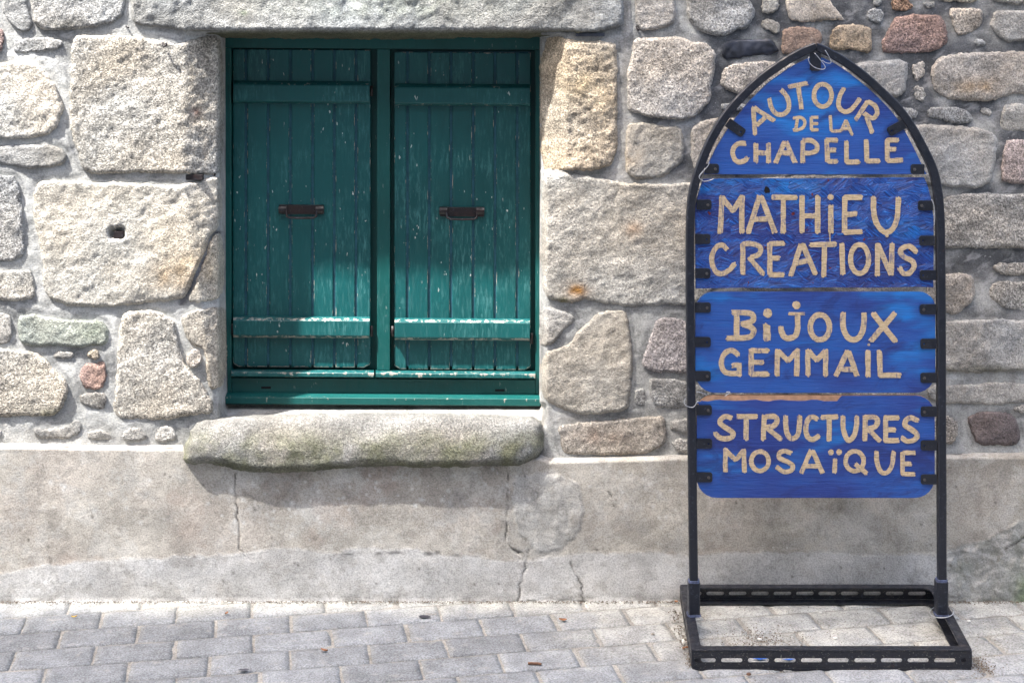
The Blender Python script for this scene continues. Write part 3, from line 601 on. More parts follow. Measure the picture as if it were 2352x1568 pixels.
cracks = [(wig([(540,1086),(542,1130),(545,1180),(549,1230),(553,1262),(562,1278)], seed=3), 1.3), (wig([(1170,1085),(1166,1140),(1164,1190),(1163,1240),(1180,1262),(1205,1276)], seed=5), 1.1),
          (wig([(1216,1262),(1210,1290),(1200,1320),(1194,1350),(1190,1384)], seed=7), 1.5), (wig([(1310,1268),(1314,1300),(1330,1330),(1336,1350),(1340,1382)], seed=9), 1.3),
          (wig([(1180,1262),(1196,1270),(1216,1280)], seed=10), 2.4), (wig([(2160,1040),(2240,1046),(2352,1052)], seed=12), .9), (wig([(0,1022),(200,1026),(420,1030)], seed=13), .8),
          (wig([(2352,1232),(2310,1262),(2290,1290)], seed=15), 1.6), (wig([(1400,1130),(1408,1150),(1412,1165)], seed=16), .9), (wig([(1180,1384),(1260,1376),(1350,1382)], seed=18), 1.0)]
patch = np.array([(1178,1095),(1240,1082),(1300,1090),(1335,1110),(1343,1180),(1330,1228),(1310,1238),(1290,1262),(1240,1272),(1215,1258),(1205,1235),(1186,1222),(1170,1150)], float)
patch = outline(patch, True, 5, 3.0, 44)
us = np.concatenate([np.arange(-720, -60, 14), np.arange(-60, 2420, 3.0), np.arange(2420, 3170, 14)])
ts = np.concatenate([np.linspace(0, .06, 8)[:-1], np.linspace(.06, 1, 112)])
gu, gt = np.meshgrid(us, ts); top = np.interp(gu, vt_u, vt_v) + 2.5 * fbm(gu, gu * 0, 60, 8, 3); pv_ = top + gt * (1398 - top)
u, v, t = gu.ravel(), pv_.ravel(), gt.ravel()
dc = np.full(u.shape, 1e9)
for c_, wd in cracks:
    x0, y0 = c_.min(0) - 12; x1, y1 = c_.max(0) + 12; ii = np.nonzero((u > x0) & (u < x1) & (v > y0) & (v < y1))[0]
    for k in range(len(c_) - 1):
        a_, b_ = c_[k], c_[k + 1]; ab = b_ - a_; tt = np.clip(((u[ii] - a_[0]) * ab[0] + (v[ii] - a_[1]) * ab[1]) / (ab @ ab + 1e-9), 0, 1)
        dd = np.hypot(a_[0] + tt * ab[0] - u[ii], a_[1] + tt * ab[1] - v[ii]) / wd; dc[ii] = np.minimum(dc[ii], dd)
crk = np.exp(-(dc / 1.15) ** 2) * np.clip(.75 + 1.2 * fbm(u, v, 18, 75, 2), .15, 1)
rag = np.interp(u, rag_u, rag_v) + 6 * fbm(u, u * 0 + 3, 45, 21, 4, .6); low = sst(-4, 4, v - rag + 4 * fbm(u, v, 12, 22, 3, .7))
inp = inside(patch, u, v); dp = segdist(u, v, patch); pat = np.where(inp, np.clip(dp / 5, 0, 1), 0)
px = v - np.interp(u, vt_u, vt_v)
tp = np.clip(px / 15, 0, 1)
y = .016 - (.016 + .030) * (tp * .75 + .25 * np.sqrt(np.clip(1 - (1 - tp) ** 2, 0, 1)))
y -= tp * (.004 * fbm(u, v, 190, 71, 2) + .0009 * fbm(u, v, 26, 72, 3)); y -= .0016 * low; y -= .0025 * pat * (1 + .9 * fbm(u, v, 22, 73, 3)); y += .005 * crk
rgh = sst(2130, 2200, u) * low; y -= rgh * .007 * (fbm(u, v, 24, 74, 4, .65)); y -= .01 * sst(1370, 1392, v) * .5
c = np.ones((len(u), 3)) * np.array((.455, .432, .387))
def over(c, k, col): k = np.clip(k, 0, 1)[:, None]; return c * (1 - k) + np.array(col) * k
c = over(c, sst(700, 0, u) * .5, (.47, .44, .39))
c = over(c, sst(-.25, .45, fbm(u, v, 150, 81, 3)) * .35, (.42, .37, .33))
br = sst(400, 520, u) * sst(1330, 1150, u) * sst(1250, 1095, v)
c = over(c, br * (.38 + .5 * fbm(u, v, 60, 82, 4)), (.20, .165, .135))
c = over(c, sst(.1, .5, fbm(u, v, 90, 83, 4, .65)) * sst(420, 560, u) * .45, (.40, .40, .39))
c = over(c, sst(1340, 1450, u) * sst(1100, 1060, v) * .45 * (1 + .6 * fbm(u, v, 50, 85, 3)), (.20, .185, .15))
c = over(c, sst(2000, 2200, u) * .35, (.3, .29, .25))
c = over(c, sst(.1, .6, fbm(u, v * 1.5, 60, 84, 4)) * sst(1500, 2100, u) * .5 * sst(1280, 1220, v), (.22, .22, .17))
c = over(c, low * (.75 + .25 * fbm(u, v, 50, 101, 4)), (.53, .53, .525)); c = over(c, pat * .7 * (.8 + .6 * fbm(u, v, 34, 90, 4)), (.44, .44, .425))
c = over(c, sst(.05, .3, fbm(u, v, 42, 98, 5, .7)) * .3, (.55, .55, .53)); c = over(c, sst(.12, .34, fbm(u, v, 30, 99, 5, .72)) * .3, (.24, .22, .19)); c = over(c, sst(.2, .45, fbm(u, v, 110, 100, 4)) * .3 * (1 - low), (.38, .3, .25))
c = over(c, pat * sst(0, .5, fbm(u, v, 30, 86, 3)) * .5, (.28, .28, .27))
c = over(c, (1 - tp) * .5, (.43, .425, .41))
c = over(c, low * sst(1355, 1384, v) * sst(-.25, .3, fbm(u, v * 2, 45, 87, 4)) * .7, (.13, .13, .12))
c = over(c, low * sst(2120, 2220, u) * .5 * (1 + fbm(u, v, 26, 88, 3)), (.22, .23, .2)); c = over(c, sst(2310, 2352, u) * sst(1300, 1340, v) * .6, (.1, .16, .07))
c = over(c, crk * .8, (.06, .055, .05)); c = over(c, np.exp(-((v - rag) / 3.0) ** 2) * .35 * (1 + fbm(u, v, 30, 89, 2)), (.2, .19, .17))
rs_ = random.Random(21)
for _ in range(150):
    cxs, cys, sg = rs_.choice(((230, 1110, 70), (700, 1130, 150), (1150, 1110, 60), (1500, 1120, 60), (640, 1180, 100)))
    su, sv, rr_ = rs_.gauss(cxs, sg), rs_.gauss(cys, 42), rs_.uniform(1.5, 5.5)
    if sv > 1072: c = over(c, np.exp(-(((u - su) / rr_) ** 2 + ((v - sv) / rr_) ** 2) ** 1.5) * .7, (.58, .58, .56))
for _ in range(60):
    su, sv, rr_ = rs_.uniform(0, 2352), rs_.uniform(1060, 1370), rs_.uniform(1.5, 3.5); c = over(c, np.exp(-((u - su) / rr_) ** 2 - ((v - sv) / rr_) ** 2) * .85, (.1, .09, .08))
for (su, sv, ru, rv) in ((910, 1268, 20, 4), (985, 1270, 12, 5), (1005, 1268, 8, 5), (800, 1272, 14, 3), (870, 1270, 9, 4), (1050, 1274, 14, 3)):
    c = over(c, np.exp(-((u - su) / ru) ** 2 - ((v - sv) / rv) ** 2) * .8, (.08, .08, .08))
nu, nv = len(us), len(ts); I = np.arange((nv - 1) * nu).reshape(nv - 1, nu)[:, :-1].ravel()
mesh_obj('plinth', PA(u, v, y), np.stack([I, I + nu, I + nu + 1, I + 1], 1).tolist(), M['render'], wall, c)
# loose stone wedged in the joint, right of the window, and bits of iron
def blob(name, u, v, y, r, mat, parent, seed, sq=(1, 1, .8), col=None):
    bm = bmesh.new(); bmesh.ops.create_icosphere(bm, subdivisions=2, radius=1); rr = random.Random(seed); c0 = Vector(P(u, v, y)) if v is not None else None
    offs = [Vector((rr.uniform(-1, 1), rr.uniform(-1, 1), rr.uniform(-1, 1))).normalized() for _ in range(7)]
    for q in bm.verts:
        k = 1
        for o_ in offs: k -= .22 * max(0, q.co.normalized().dot(o_) - .55)
        q.co = Vector((q.co.x * sq[0], q.co.y * sq[1], q.co.z * sq[2])) * r * k
    vs_ = [tuple(q.co + c0) for q in bm.verts]; f = [[w_.index for w_ in fa.verts] for fa in bm.faces]; bm.verts.index_update(); bm.free()
    return mesh_obj(name, vs_, f, mat, parent, None if col is None else np.ones((len(vs_), 3)) * np.array(col), smooth=False)
blob('stone', 1278, 822, .01, .02, M['granite'], wall, 3, (.8, .9, 1), (.42, .33, .28)); blob('stone', 1265, 790, .03, .016, M['granite'], wall, 5, (1, .8, 1.2), (.18, .13, .1))
def tube(name, pts, r, mat, parent, n=8):
    bm = bmesh.new(); sweep(bm, pts, circ(r, n)); return bm_obj(name, bm, mat, parent, True)
def hook(pts, y0, r=.0025):
    return tube('iron_hook', [P(a_, b_, y0 - k_) for a_, b_, k_ in pts], r, M['rust'], wall)
hook([(374, 99, 0), (377, 108, .006), (383, 104, .01), (382, 98, .01)], -.016, .003); hook([(443, 105, 0), (450, 113, .01)], .03, .004)
hook([(470, 404, 0), (492, 406, .02), (494, 398, .03)], .06, .003); hook([(1462, 62, 0), (1467, 70, .01)], 0, .003); hook([(288, 60, 0), (296, 64, .015)], 0, .002)
bm = bmesh.new(); a_, b_ = P(430, 400, .02), P(468, 412, .02); addbox(bm, a_[0], b_[0], .0, .03, b_[2], a_[2], .001); bm_obj('iron_shim', bm, M['rust'], wall)
bm = bmesh.new(); a_, b_ = P(1322, 76, 0), P(1388, 84, 0); addbox(bm, a_[0], b_[0], -.012, .01, b_[2], a_[2], .001); bm_obj('slate_chip', bm, M['slate'], wall)
# rusty peg in its socket on the big yellow stone
bm = bmesh.new(); a_, b_ = P(256, 534, -.03), P(278, 551, -.03); addbox(bm, a_[0], b_[0], -.006, .02, b_[2], a_[2], .001); bm_obj('iron_peg', bm, M['rust'], wall)

# ---------------------------------------------------------------- window frame and shutters
def TV(u, v): return v + (u - 535) * .0068              # the whole window hangs a touch out of level
def wbox(bm, u0, v0, u1, v1, yf, yb, bev=.0015, tl=True):
    um = (u0 + u1) / 2
    q = []
    for (a_, b_) in ((u0, v0), (u1, v0), (u1, v1), (u0, v1)):
        q.append(P(a_, TV(a_, b_) if tl else b_, yf))
    vs_ = [bm.verts.new(p) for p in q] + [bm.verts.new((p[0], yb, p[2])) for p in q]
    fs = [bm.faces.new([vs_[i] for i in g]) for g in ((3, 2, 1, 0), (4, 5, 6, 7), (0, 1, 5, 4), (1, 2, 6, 5), (2, 3, 7, 6), (3, 0, 4, 7))]
    if bev > 0: bmesh.ops.bevel(bm, geom=list({e for f in fs for e in f.edges}), offset=bev, segments=2, affect='EDGES', profile=.6)
def profbar(name, u0, u1, prof, mat, parent, wear=None, us_=None):
    """prof: (y, v, wear) from the top back edge round the front to the lower back edge"""
    n = 2; V = []; Wr = []
    for uu_ in (u0, u1):
        for (y_, v_, w_) in prof: V.append(P(uu_, TV(uu_, v_), y_)); Wr.append(w_)
    m = len(prof); Fc = [[j, j + 1, m + j + 1, m + j] for j in range(m - 1)] + [list(range(m))[::-1], [m + j for j in range(m)]]
    Fc = [f[::-1] for f in Fc]
    return mesh_obj(name, V, Fc, mat, parent, smooth=False, attrs={'wear': Wr})
fr = bmesh.new(); addbox(fr, P(505, 0, .24)[0], P(1250, 0, .24)[0], .232, .25, P(0, 935, .24)[2], P(0, 70, .24)[2])
frame = bm_obj('window_frame', fr, M['teal2'], wall)
for nm, bx in (('header', (500, 70, 1245, 110, .186, .23)), ('stile', (505, 110.5, 531, 900, .186, .23)), ('mullion', (866, 111, 895.5, 848, .188, .23)), ('stile', (1230, 111, 1246, 900, .186, .23)), ('bottom_rail', (531.5, 867.5, 1229.5, 902, .188, .23))):
    bm = bmesh.new(); wbox(bm, *bx); bm_obj(nm, bm, M['teal2'], frame)
for (a_, b_) in ((531.5, 859), (863, 1229.5)):
    profbar('drip_rail', a_, b_, [(.215, 847, 0), (.19, 848.5, .2), (.164, 854, .5), (.1625, 855.5, .6), (.1625, 863, .2), (.166, 864.5, .6), (.215, 865, 0)], M['teal'], frame)
profbar('ledge', 506, 1241, [(.22, 899, 0), (.184, 900.5, 0), (.153, 911, .3), (.151, 912.5, .45), (.151, 926, 0), (.153, 927.5, .3), (.22, 929, 0)], M['teal2'], frame)
for (a_, b_) in ((600, 887), (1137, 889.5)):
    bm = bmesh.new(); q, r_ = P(a_, TV(a_, b_), .187), P(a_ + 22, TV(a_, b_ + 5), .187); addbox(bm, q[0], r_[0], .1868, .19, r_[2], q[2]); bm_obj('drain_slot', bm, M['hole'], frame)  # thin dark box on the rail, painted shade instead of a cut slot
def shutter(u0, u1, grooves, vt, vb, bt, bb, hu, hv):
    back = bmesh.new(); k = [P(u0 + 2, vt + 2, .206), P(u1 - 2, vb - 5, .206)]
    addbox(back, k[0][0], k[1][0], .2032, .224, k[1][2], k[0][2])
    sh = bm_obj('shutter', back, M['teal3'], wall)
    ed = [u0] + grooves + [u1]
    for i in range(len(ed) - 1):
        a_ = ed[i] + (2.9 if i else 0); b_ = ed[i + 1] - (2.9 if i < len(ed) - 2 else 0)
        yf = .199 + random.uniform(-.0006, .0006); xs = [a_, a_ + 1.0, a_ + 2.4, (a_ + b_) / 2, b_ - 2.4, b_ - 1.0, b_]; ys = [yf + .002, yf + .0005, yf, yf - .0004, yf, yf + .0005, yf + .002]
        wr = [.3, .5, .0, 0, .0, .5, .3]; V = []; Wr = []; Fc = []
        rows = [(vt, .002, .6), (vt + 1.5, 0, .4), (vt + 4, 0, 0), (vb - 4, 0, 0), (vb - 1.5, .0004, .8), (vb, .002, .8)]
        def vv_(uu_, v_):                                   # lower corners are rounded
            if v_ > (vt + vb) / 2:
                e = max(0, 12 - (uu_ - u0)) if i == 0 else (max(0, 12 - (u1 - uu_)) if i == len(ed) - 2 else 0)
                v_ -= e * e / 14
            return TV(uu_, v_)
        for (v_, dy, w1) in rows:
            for x_, y_, w_ in zip(xs, ys, wr): V.append(P(x_, vv_(x_, v_), y_ + dy)); Wr.append(max(w_, w1))
        m = len(xs)
        for r_ in range(len(rows) - 1):
            for c_ in range(m - 1): Fc.append([r_ * m + c_, (r_ + 1) * m + c_, (r_ + 1) * m + c_ + 1, r_ * m + c_ + 1])
        # sides back to the board
        ring = [r_ * m for r_ in range(len(rows))] + [(len(rows) - 1) * m + c_ for c_ in range(1, m)] + [r_ * m + m - 1 for r_ in range(len(rows) - 2, -1, -1)] + [c_ for c_ in range(m - 2, 0, -1)]
        n0 = len(V)
        for j in ring: V.append((V[j][0], .204, V[j][2])); Wr.append(0)
        for j in range(len(ring)):
            j2 = (j + 1) % len(ring); Fc.append([ring[j], n0 + j, n0 + j2, ring[j2]])
        mesh_obj('plank', V, Fc, M['teal'], sh, smooth=False, attrs={'wear': Wr})
    for (t0, t1, w1) in ((bt[0], bt[1], .35), (bb[0], bb[1], .68)):
        profbar('batten', u0 + 1, u1 - 2, [(.2, t0, 0), (.181, t0 + 5.5, w1), (.1735, t0 + 9.5, w1 * .9), (.1722, t0 + 11.5, .12), (.1722, t1 - 5, .05), (.174, t1 - 3, w1 * .8), (.18, t1, w1), (.2, t1 + 2, w1)], M['teal'], sh)
    hd = bmesh.new(); wbox(hd, hu, hv, hu + 101, hv + 21, .189, .199, .001)
    for (x0_, x1_) in ((hu - 1, hu + 17), (hu + 84, hu + 102)):
        q0, q1 = Vector(P(x0_, hv + 11, .189)), Vector(P(x1_, hv + 11, .189)); sweep(hd, [q0, q1], circ(.0115, 10))
    pts = [P(hu + 15, hv + 10, .185), P(hu + 15.5, hv + 19, .178), P(hu + 17, hv + 27, .174), P(hu + 23, hv + 30, .172), P(hu + 51, hv + 31, .1715), P(hu + 78, hv + 30, .172), P(hu + 84, hv + 27, .174), P(hu + 85, hv + 19, .178), P(hu + 85.5, hv + 10, .185)]
    sweep(hd, pts, circ(.0034, 8)); 
    for (a_, b_) in ((24, 15), (51, 7), (78, 15)):
        q = Vector(P(hu + a_, hv + b_, .1885)); sweep(hd, [q + Vector((0, .002, 0)), q + Vector((0, -.0015, 0))], circ(.0035, 8), up=Vector((0, 0, 1)))
    bm_obj('handle', hd, M['rust'], sh, False)
    return sh
s1 = shutter(535, 851, [565, 616, 667, 718, 768, 818], 113, 842, (185, 235), (725, 773), 642, 470)
s2 = shutter(905.5, 1219, [936, 986, 1036, 1087, 1137, 1188], 117, 845, (189, 238), (727, 776), 1010.5, 473)
s1['label'] = 'left shutter, brushed by the reveal shadow'; s2['label'] = 'right shutter, with white paint chips on its left planks'
for (a_, b_, sh) in ((853, 207, s1), (853, 758, s1), (902, 758, s2), (1221, 772, s2), (534, 756, s1)):
    tube('hinge', [P(a_, TV(a_, b_ - 12), .192), P(a_, TV(a_, b_ + 12), .192)], .005, M['rust'], sh)

# ---------------------------------------------------------------- pavement
th = math.radians(10); e1 = np.array([math.cos(th), math.sin(th)]); e2 = np.array([-math.sin(th), math.cos(th)])
A0 = np.array([-1.278, -.245]); PIT = .1155; LEN = .2035
pave_mat = M['mortar']
def ground_col(x, y_):
    c_ = np.ones((len(x), 3)) * np.array((.30, .29, .265)); c_[y_ < -1.3] = (.13, .13, .13); return c_ * (1 + .1 * fbm(x * 800, y_ * 800, 60, 91, 3))[:, None]
gx = np.concatenate([[-60, -20, -8, -4], np.arange(-2.6, 2.8, .02), [4, 8, 20, 60]]); gy = np.concatenate([[-60, -20, -8, -4, -2.4], np.arange(-1.4, .02, .012), [.3]])
X, Y = np.meshgrid(gx, gy); x, y_ = X.ravel(), Y.ravel(); z = -.0012 + .002 * fbm(x * 800, y_ * 800, 30, 92, 3)
z = np.where((np.abs(x) > 3) | (y_ < -1.5), -.004, z)
nu = len(gx); nv = len(gy); I = np.arange((nv - 1) * nu).reshape(nv - 1, nu)[:, :-1].ravel()
pave = mesh_obj('pavement', np.stack([x, y_, z], 1), np.stack([I, I + 1, I + nu + 1, I + nu], 1).tolist(), M['paver'], None, ground_col(x, y_)); pave['kind'] = 'structure'
cnt = 0
for r_ in range(-7, 5):
    off = (.0 if r_ % 2 == 0 else .087) + random.uniform(-.012, .012) + (-.036 - (A0 @ e1) * 0)
    s0 = -1.1307 + off + .036
    for k_ in range(-6, 19):
        a_ = s0 + k_ * LEN + .0045; b_ = s0 + (k_ + 1) * LEN - .0045
        t0 = (A0 @ e2) + r_ * PIT + .0022; t1 = t0 + PIT - .0044
        ctr = e1 * (a_ + b_) / 2 + e2 * (t0 + t1) / 2
        if ctr[1] > .05 or ctr[1] < -1.15 or abs(ctr[0]) > 2.1: continue
        rs = random.Random(r_ * 100 + k_); nx, ny = 14, 9
        ss = np.linspace(0, 1, nx); tt = np.linspace(0, 1, ny); SS, TT = np.meshgrid(ss, tt); SS, TT = SS.ravel(), TT.ravel()
        ja, jb, jc, jd = [rs.uniform(-.003, .003) for _ in range(4)]
        sx = a_ + ja + (b_ - a_ + jb - ja) * SS; ty = t0 + jc * .5 + (t1 - t0 + (jd - jc) * .5) * TT
        skew = rs.uniform(-.02, .02); sx = sx + skew * (TT - .5) * .06
        px_, py_ = sx * e1[0] + ty * e2[0], sx * e1[1] + ty * e2[1]
        de = np.minimum(np.minimum(SS, 1 - SS) * LEN, np.minimum(TT, 1 - TT) * PIT)
        nz = fbm(px_ * 800, py_ * 800, 9, 93 + cnt, 2) * .0022 * (de < .001)
        px_ = px_ + nz * e1[0]; py_ = py_ + nz * e2[1]
        hz = .0040 + rs.uniform(-.0012, .0012) + rs.uniform(-.008, .008) * (SS - .5) * .2 + rs.uniform(-.01, .01) * (TT - .5) * .12
        z = hz + .0012 * fbm(px_ * 800, py_ * 800, 26, 94, 3) - .0034 * np.clip(1 - de / .006, 0, 1) ** 2 
        dust = np.clip(sst(-.17, -.03, py_ + .05 * fbm(px_ * 800, py_ * 800, 120, 95, 2)) * 1.0 + sst(.05, .5, px_ + .2 * fbm(px_ * 800, py_ * 800, 160, 96, 2)) * sst(-.6, -.2, py_) * .75, 0, 1)
        edge = np.clip(1 - de / .006, 0, 1) * .12; z = z - dust * .0012
        g = rs.uniform(.78, 1.14); cc_ = np.ones((nx * ny, 3)) * np.array((.235 * g, .25 * g, .265 * g))
        kk = np.clip(dust * (.75 + .5 * fbm(px_ * 800, py_ * 800, 50, 97, 3)) + edge, 0, .95)[:, None]; cc_ = cc_ * (1 - kk) + np.array((.455, .455, .415)) * kk
        V = np.stack([px_, py_, z], 1); Fc = []
        for j in range(ny - 1):
            for i in range(nx - 1): Fc.append([j * nx + i, j * nx + i + 1, (j + 1) * nx + i + 1, (j + 1) * nx + i])
        ring = list(range(nx)) + [nx - 1 + j * nx for j in range(1, ny)] + [(ny - 1) * nx + i for i in range(nx - 2, -1, -1)] + [j * nx for j in range(ny - 2, 0, -1)]
        n0 = len(V); V = np.vstack([V, np.stack([V[ring, 0], V[ring, 1], np.full(len(ring), -.02)], 1)]); cc_ = np.vstack([cc_, cc_[ring] * .8])
        for j in range(len(ring)):
            j2 = (j + 1) % len(ring); Fc.append([ring[j], n0 + j, n0 + j2, ring[j2]])
        mesh_obj('paver', V, Fc, M['paver'], pave, cc_); cnt += 1

# ---------------------------------------------------------------- the sign stand
YS = -.258
stand = thing('sign_stand', 'black iron pointed-arch sign stand with four hand-painted blue boards, standing against the wall', 'sign', (.82, -.258, 0))
Lp = [(1593,1340),(1592,1250),(1590,1100),(1589,1000),(1587,880),(1585.5,760),(1584.5,660),(1584.5,560),(1585.5,505),(1588,462),(1594,430),(1603.7,395),(1617.8,355.6),(1634.6,319),(1657,280),(1685,243),(1719,207),(1758,173),(1803,142),(1842.4,120),(1873,108)]
Rp = [(2163,1340),(2162.6,1200),(2162,1030),(2161.4,800),(2160.5,650),(2159.5,540),(2158,490),(2154,446),(2146,402),(2134.4,369.7),(2114.7,330.4),(2092.3,291),(2064.2,251.8),(2027.7,215),(1988.4,178.7),(1943.5,145),(1901,120),(1873,108)]
bw = .0225
for pts in (Lp, Rp):
    sm = catmull(pts, 3); bm = bmesh.new(); sweep(bm, [P(q[0], q[1], YS) for q in sm], chrect(bw, .022, .0028)); bm_obj('arch_bar', bm, M['iron'], stand)
# posts' sleeves
for (ua, va, ub, vb_) in ((1593.5, 1335, 1594, 1413), (2162, 1333, 2162, 1411)):
    bm = bmesh.new(); a_, b_ = Vector(P(ua, va, YS)), Vector(P(ub, vb_, YS)); a_.x += .0; b_.x = a_.x; b_.z = .054
    sweep(bm, [b_, a_], chrect(.031, .031, .003)); sl_ = bm_obj('post_sleeve', bm, M['iron'], stand)
    bm = bmesh.new(); sweep(bm, [a_ + Vector((0, 0, -.001)), a_ + Vector((0, 0, .006))], chrect(.029, .029, .006)); bm_obj('weld_bead', bm, M['weld'], sl_)
    bm = bmesh.new(); sweep(bm, [b_ + Vector((0, 0, .0)), b_ + Vector((0, 0, .005))], chrect(.036, .036, .006)); bm_obj('weld_bead', bm, M['weld'], sl_)
# slotted base: top flange ring, bottom flange ring, four slotted webs
BL, BR, FR, FL = Vector((.4754, -.040)), Vector((1.2035, -.040)), Vector((1.1664, -.478)), Vector((.4546, -.478)); hb = .053
def ring(ins, rad, sgn=1):
    cs = [BL, BR, FR, FL]; ctr = (BL + BR + FR + FL) / 4; out = []
    pts = []
    for i, c_ in enumerate(cs):
        a_ = (cs[i - 1] - c_).normalized(); b_ = (cs[(i + 1) % 4] - c_).normalized(); pts.append(c_ + (a_ + b_) * ins)
    for i, c_ in enumerate(pts):
        a_ = (pts[i - 1] - c_).normalized(); b_ = (pts[(i + 1) % 4] - c_).normalized(); r_ = rad[i]
        for k in range(6):
            t = k / 5; p0, p1, p2 = c_ + a_ * r_, c_, c_ + b_ * r_
            q = p0 * (1 - t) ** 2 + p1 * 2 * t * (1 - t) + p2 * t * t; out.append((q.x, q.y))
    return out
plate('top_flange', ring(0, (.008, .03, .008, .01)), [ring(.026, (.006, .03, .006, .012))], 0, .004, M['iron2'], stand, .001, flat=hb - .002)
plate('bottom_flange', ring(.0005, (.008, .03, .008, .01)), [ring(.028, (.006, .03, .006, .012))], 0, .003, M['iron2'], stand, 0, flat=.0085)
def web(A, B, n, first=.02, ln=.042, gp=.0105):
    d = (B - A); L = d.length; d.normalize(); nrm = Vector((-d.y, d.x))
    holes = []; s = first
    while s + .015 < L - .012:
        e = min(s + ln, L - .014); h = []
        r_ = .0055
        for k in range(7): an = math.pi / 2 + math.pi * k / 6; h.append((s + r_ + r_ * math.cos(an), .027 + r_ * math.sin(an)))
        for k in range(7): an = -math.pi / 2 + math.pi * k / 6; h.append((e - r_ + r_ * math.cos(an), .027 + r_ * math.sin(an)))
        holes.append(h); s = e + gp
    o = plate('slotted_rail', [(0.002, .0105), (L - .002, .0105), (L - .002, hb - .0045), (.002, hb - .0045)], holes, 0, .003, M['iron2'], None)
    me = o.data; off = Vector(o.location)
    for v_ in me.vertices:
        w_ = v_.co + off; p_ = A + d * w_.x + nrm * (w_.y); v_.co = Vector((p_.x, p_.y, w_.z))
    ctr = sum((v_.co for v_ in me.vertices), Vector()) / len(me.vertices)
    for v_ in me.vertices: v_.co -= ctr
    o.parent = stand; o.location = ctr - Vector(stand.location); me.update()
web(FL, FR, 10, .008, .054, .0135); web(BL, BR, 9, .012, .05, .0135); web(BL, FL, 6, .012); web(FR, BR, 6, .012)
bm = bmesh.new(); addbox(bm, FL.x + .002, FR.x - .002, FL.y - .0005, FL.y + .024, .0, .0068, .001); bm_obj('foot_strip', bm, M['iron2'], stand)

Z = 3.5617
R1 = (1550.4, 86.1); R2 = (1550.4, 390.5); R3 = (1550.4, 654.6); R4 = (1550.4, 890.0)
def zc(R, p): return (R[0] + p[0] / Z, R[1] + p[1] / Z)
def rrect(x0, y0, x1, y1, r, n=6):
    o = []
    for (cx, cy, a0, rr) in ((x0 + r[0], y0 + r[0], 180, r[0]), (x1 - r[1], y0 + r[1], 270, r[1]), (x1 - r[2], y1 - r[2], 0, r[2]), (x0 + r[3], y1 - r[3], 90, r[3])):
        for k in range(n + 1):
            an = math.radians(a0 + 90 * k / n); o.append((cx + rr * math.cos(an), cy + rr * math.sin(an)))
    return o
YB = YS - .003
def world2(pts, y=YB): return [(P(a_, b_, y)[0], P(a_, b_, y)[2]) for a_, b_ in pts]
bd1 = [(1616.4,400.6),(1622,385),(1631.8,367),(1646,338),(1662.7,310.7),(1679,285),(1696.4,263),(1718,236),(1741.3,212.4),(1765,190),(1789,173),(1810,158),(1831.2,146),(1855,135),(1873,130),(1890,133),(1921,148),(1947,165),(1971.6,184.4),(1993,202),(2013.7,220.9),(2036,243),(2055.8,265.8),(2071,288),(2083.9,310.7),(2098,338),(2112,366.9),(2122,388),(2128.8,400.6)]
bd2 = [(1615,411.5),(1700,410),(1850,410.5),(2000,409),(2123,408),(2130,424),(2137,450),(2144.2,497),(2144.5,560),(2144,660),(2100,659),(2000,661),(1900,660),(1780,662),(1700,661),(1598,662.5),(1597,560),(1596.7,475),(1602,452),(1608,432.6)]
bd3 = rrect(1597, 670.6, 2148.4, 902, (44, 36, 46, 46))
bd4 = rrect(1600.4, 908, 2147, 1143, (38, 44, 46, 46))
boards = []
for k, (bd, mt) in enumerate(((bd1, 'b1'), (bd2, 'b2'), (bd3, 'b3'))):
    o = plate('sign_board', world2(bd)[::-1], [], YB, .011, M[mt], stand, .0007); boards.append(o)
core4 = plate('sign_board', world2(bd4)[::-1], [], YB + .0018, .0095, M['wood'], stand); boards.append(core4)
# top veneer of the lowest board, torn off along its upper left edge
tear = [(1600.4, 925)] + [(x_, 919.5 + 1.6 * math.sin(x_ * .09) + .8 * math.sin(x_ * .31)) for x_ in range(1612, 1920, 14)] + [(1923, 921), (1929, 913), (1934, 908.6)]
low4 = [p for p in bd4 if not (p[0] < 1934 and p[1] < 926)]
i0 = [i for i, p in enumerate(low4) if p[0] > 1934][0]
ven = tear + low4[i0:] + low4[:i0]
plate('veneer', world2([(a_, b_) for a_, b_ in ven])[::-1], [], YB, .0016, M['b4'], core4)
boards[0]['label'] = 'pointed top board lettered AUTOUR DE LA CHAPELLE'; boards[1]['label'] = 'shiny strand board lettered MATHiEU CREATIONS'
boards[2]['label'] = 'round-cornered board lettered BiJOUX GEMMAIL'; boards[3]['label'] = 'lowest board lettered STRUCTURES MOSAÏQUE with bare wood along its top'
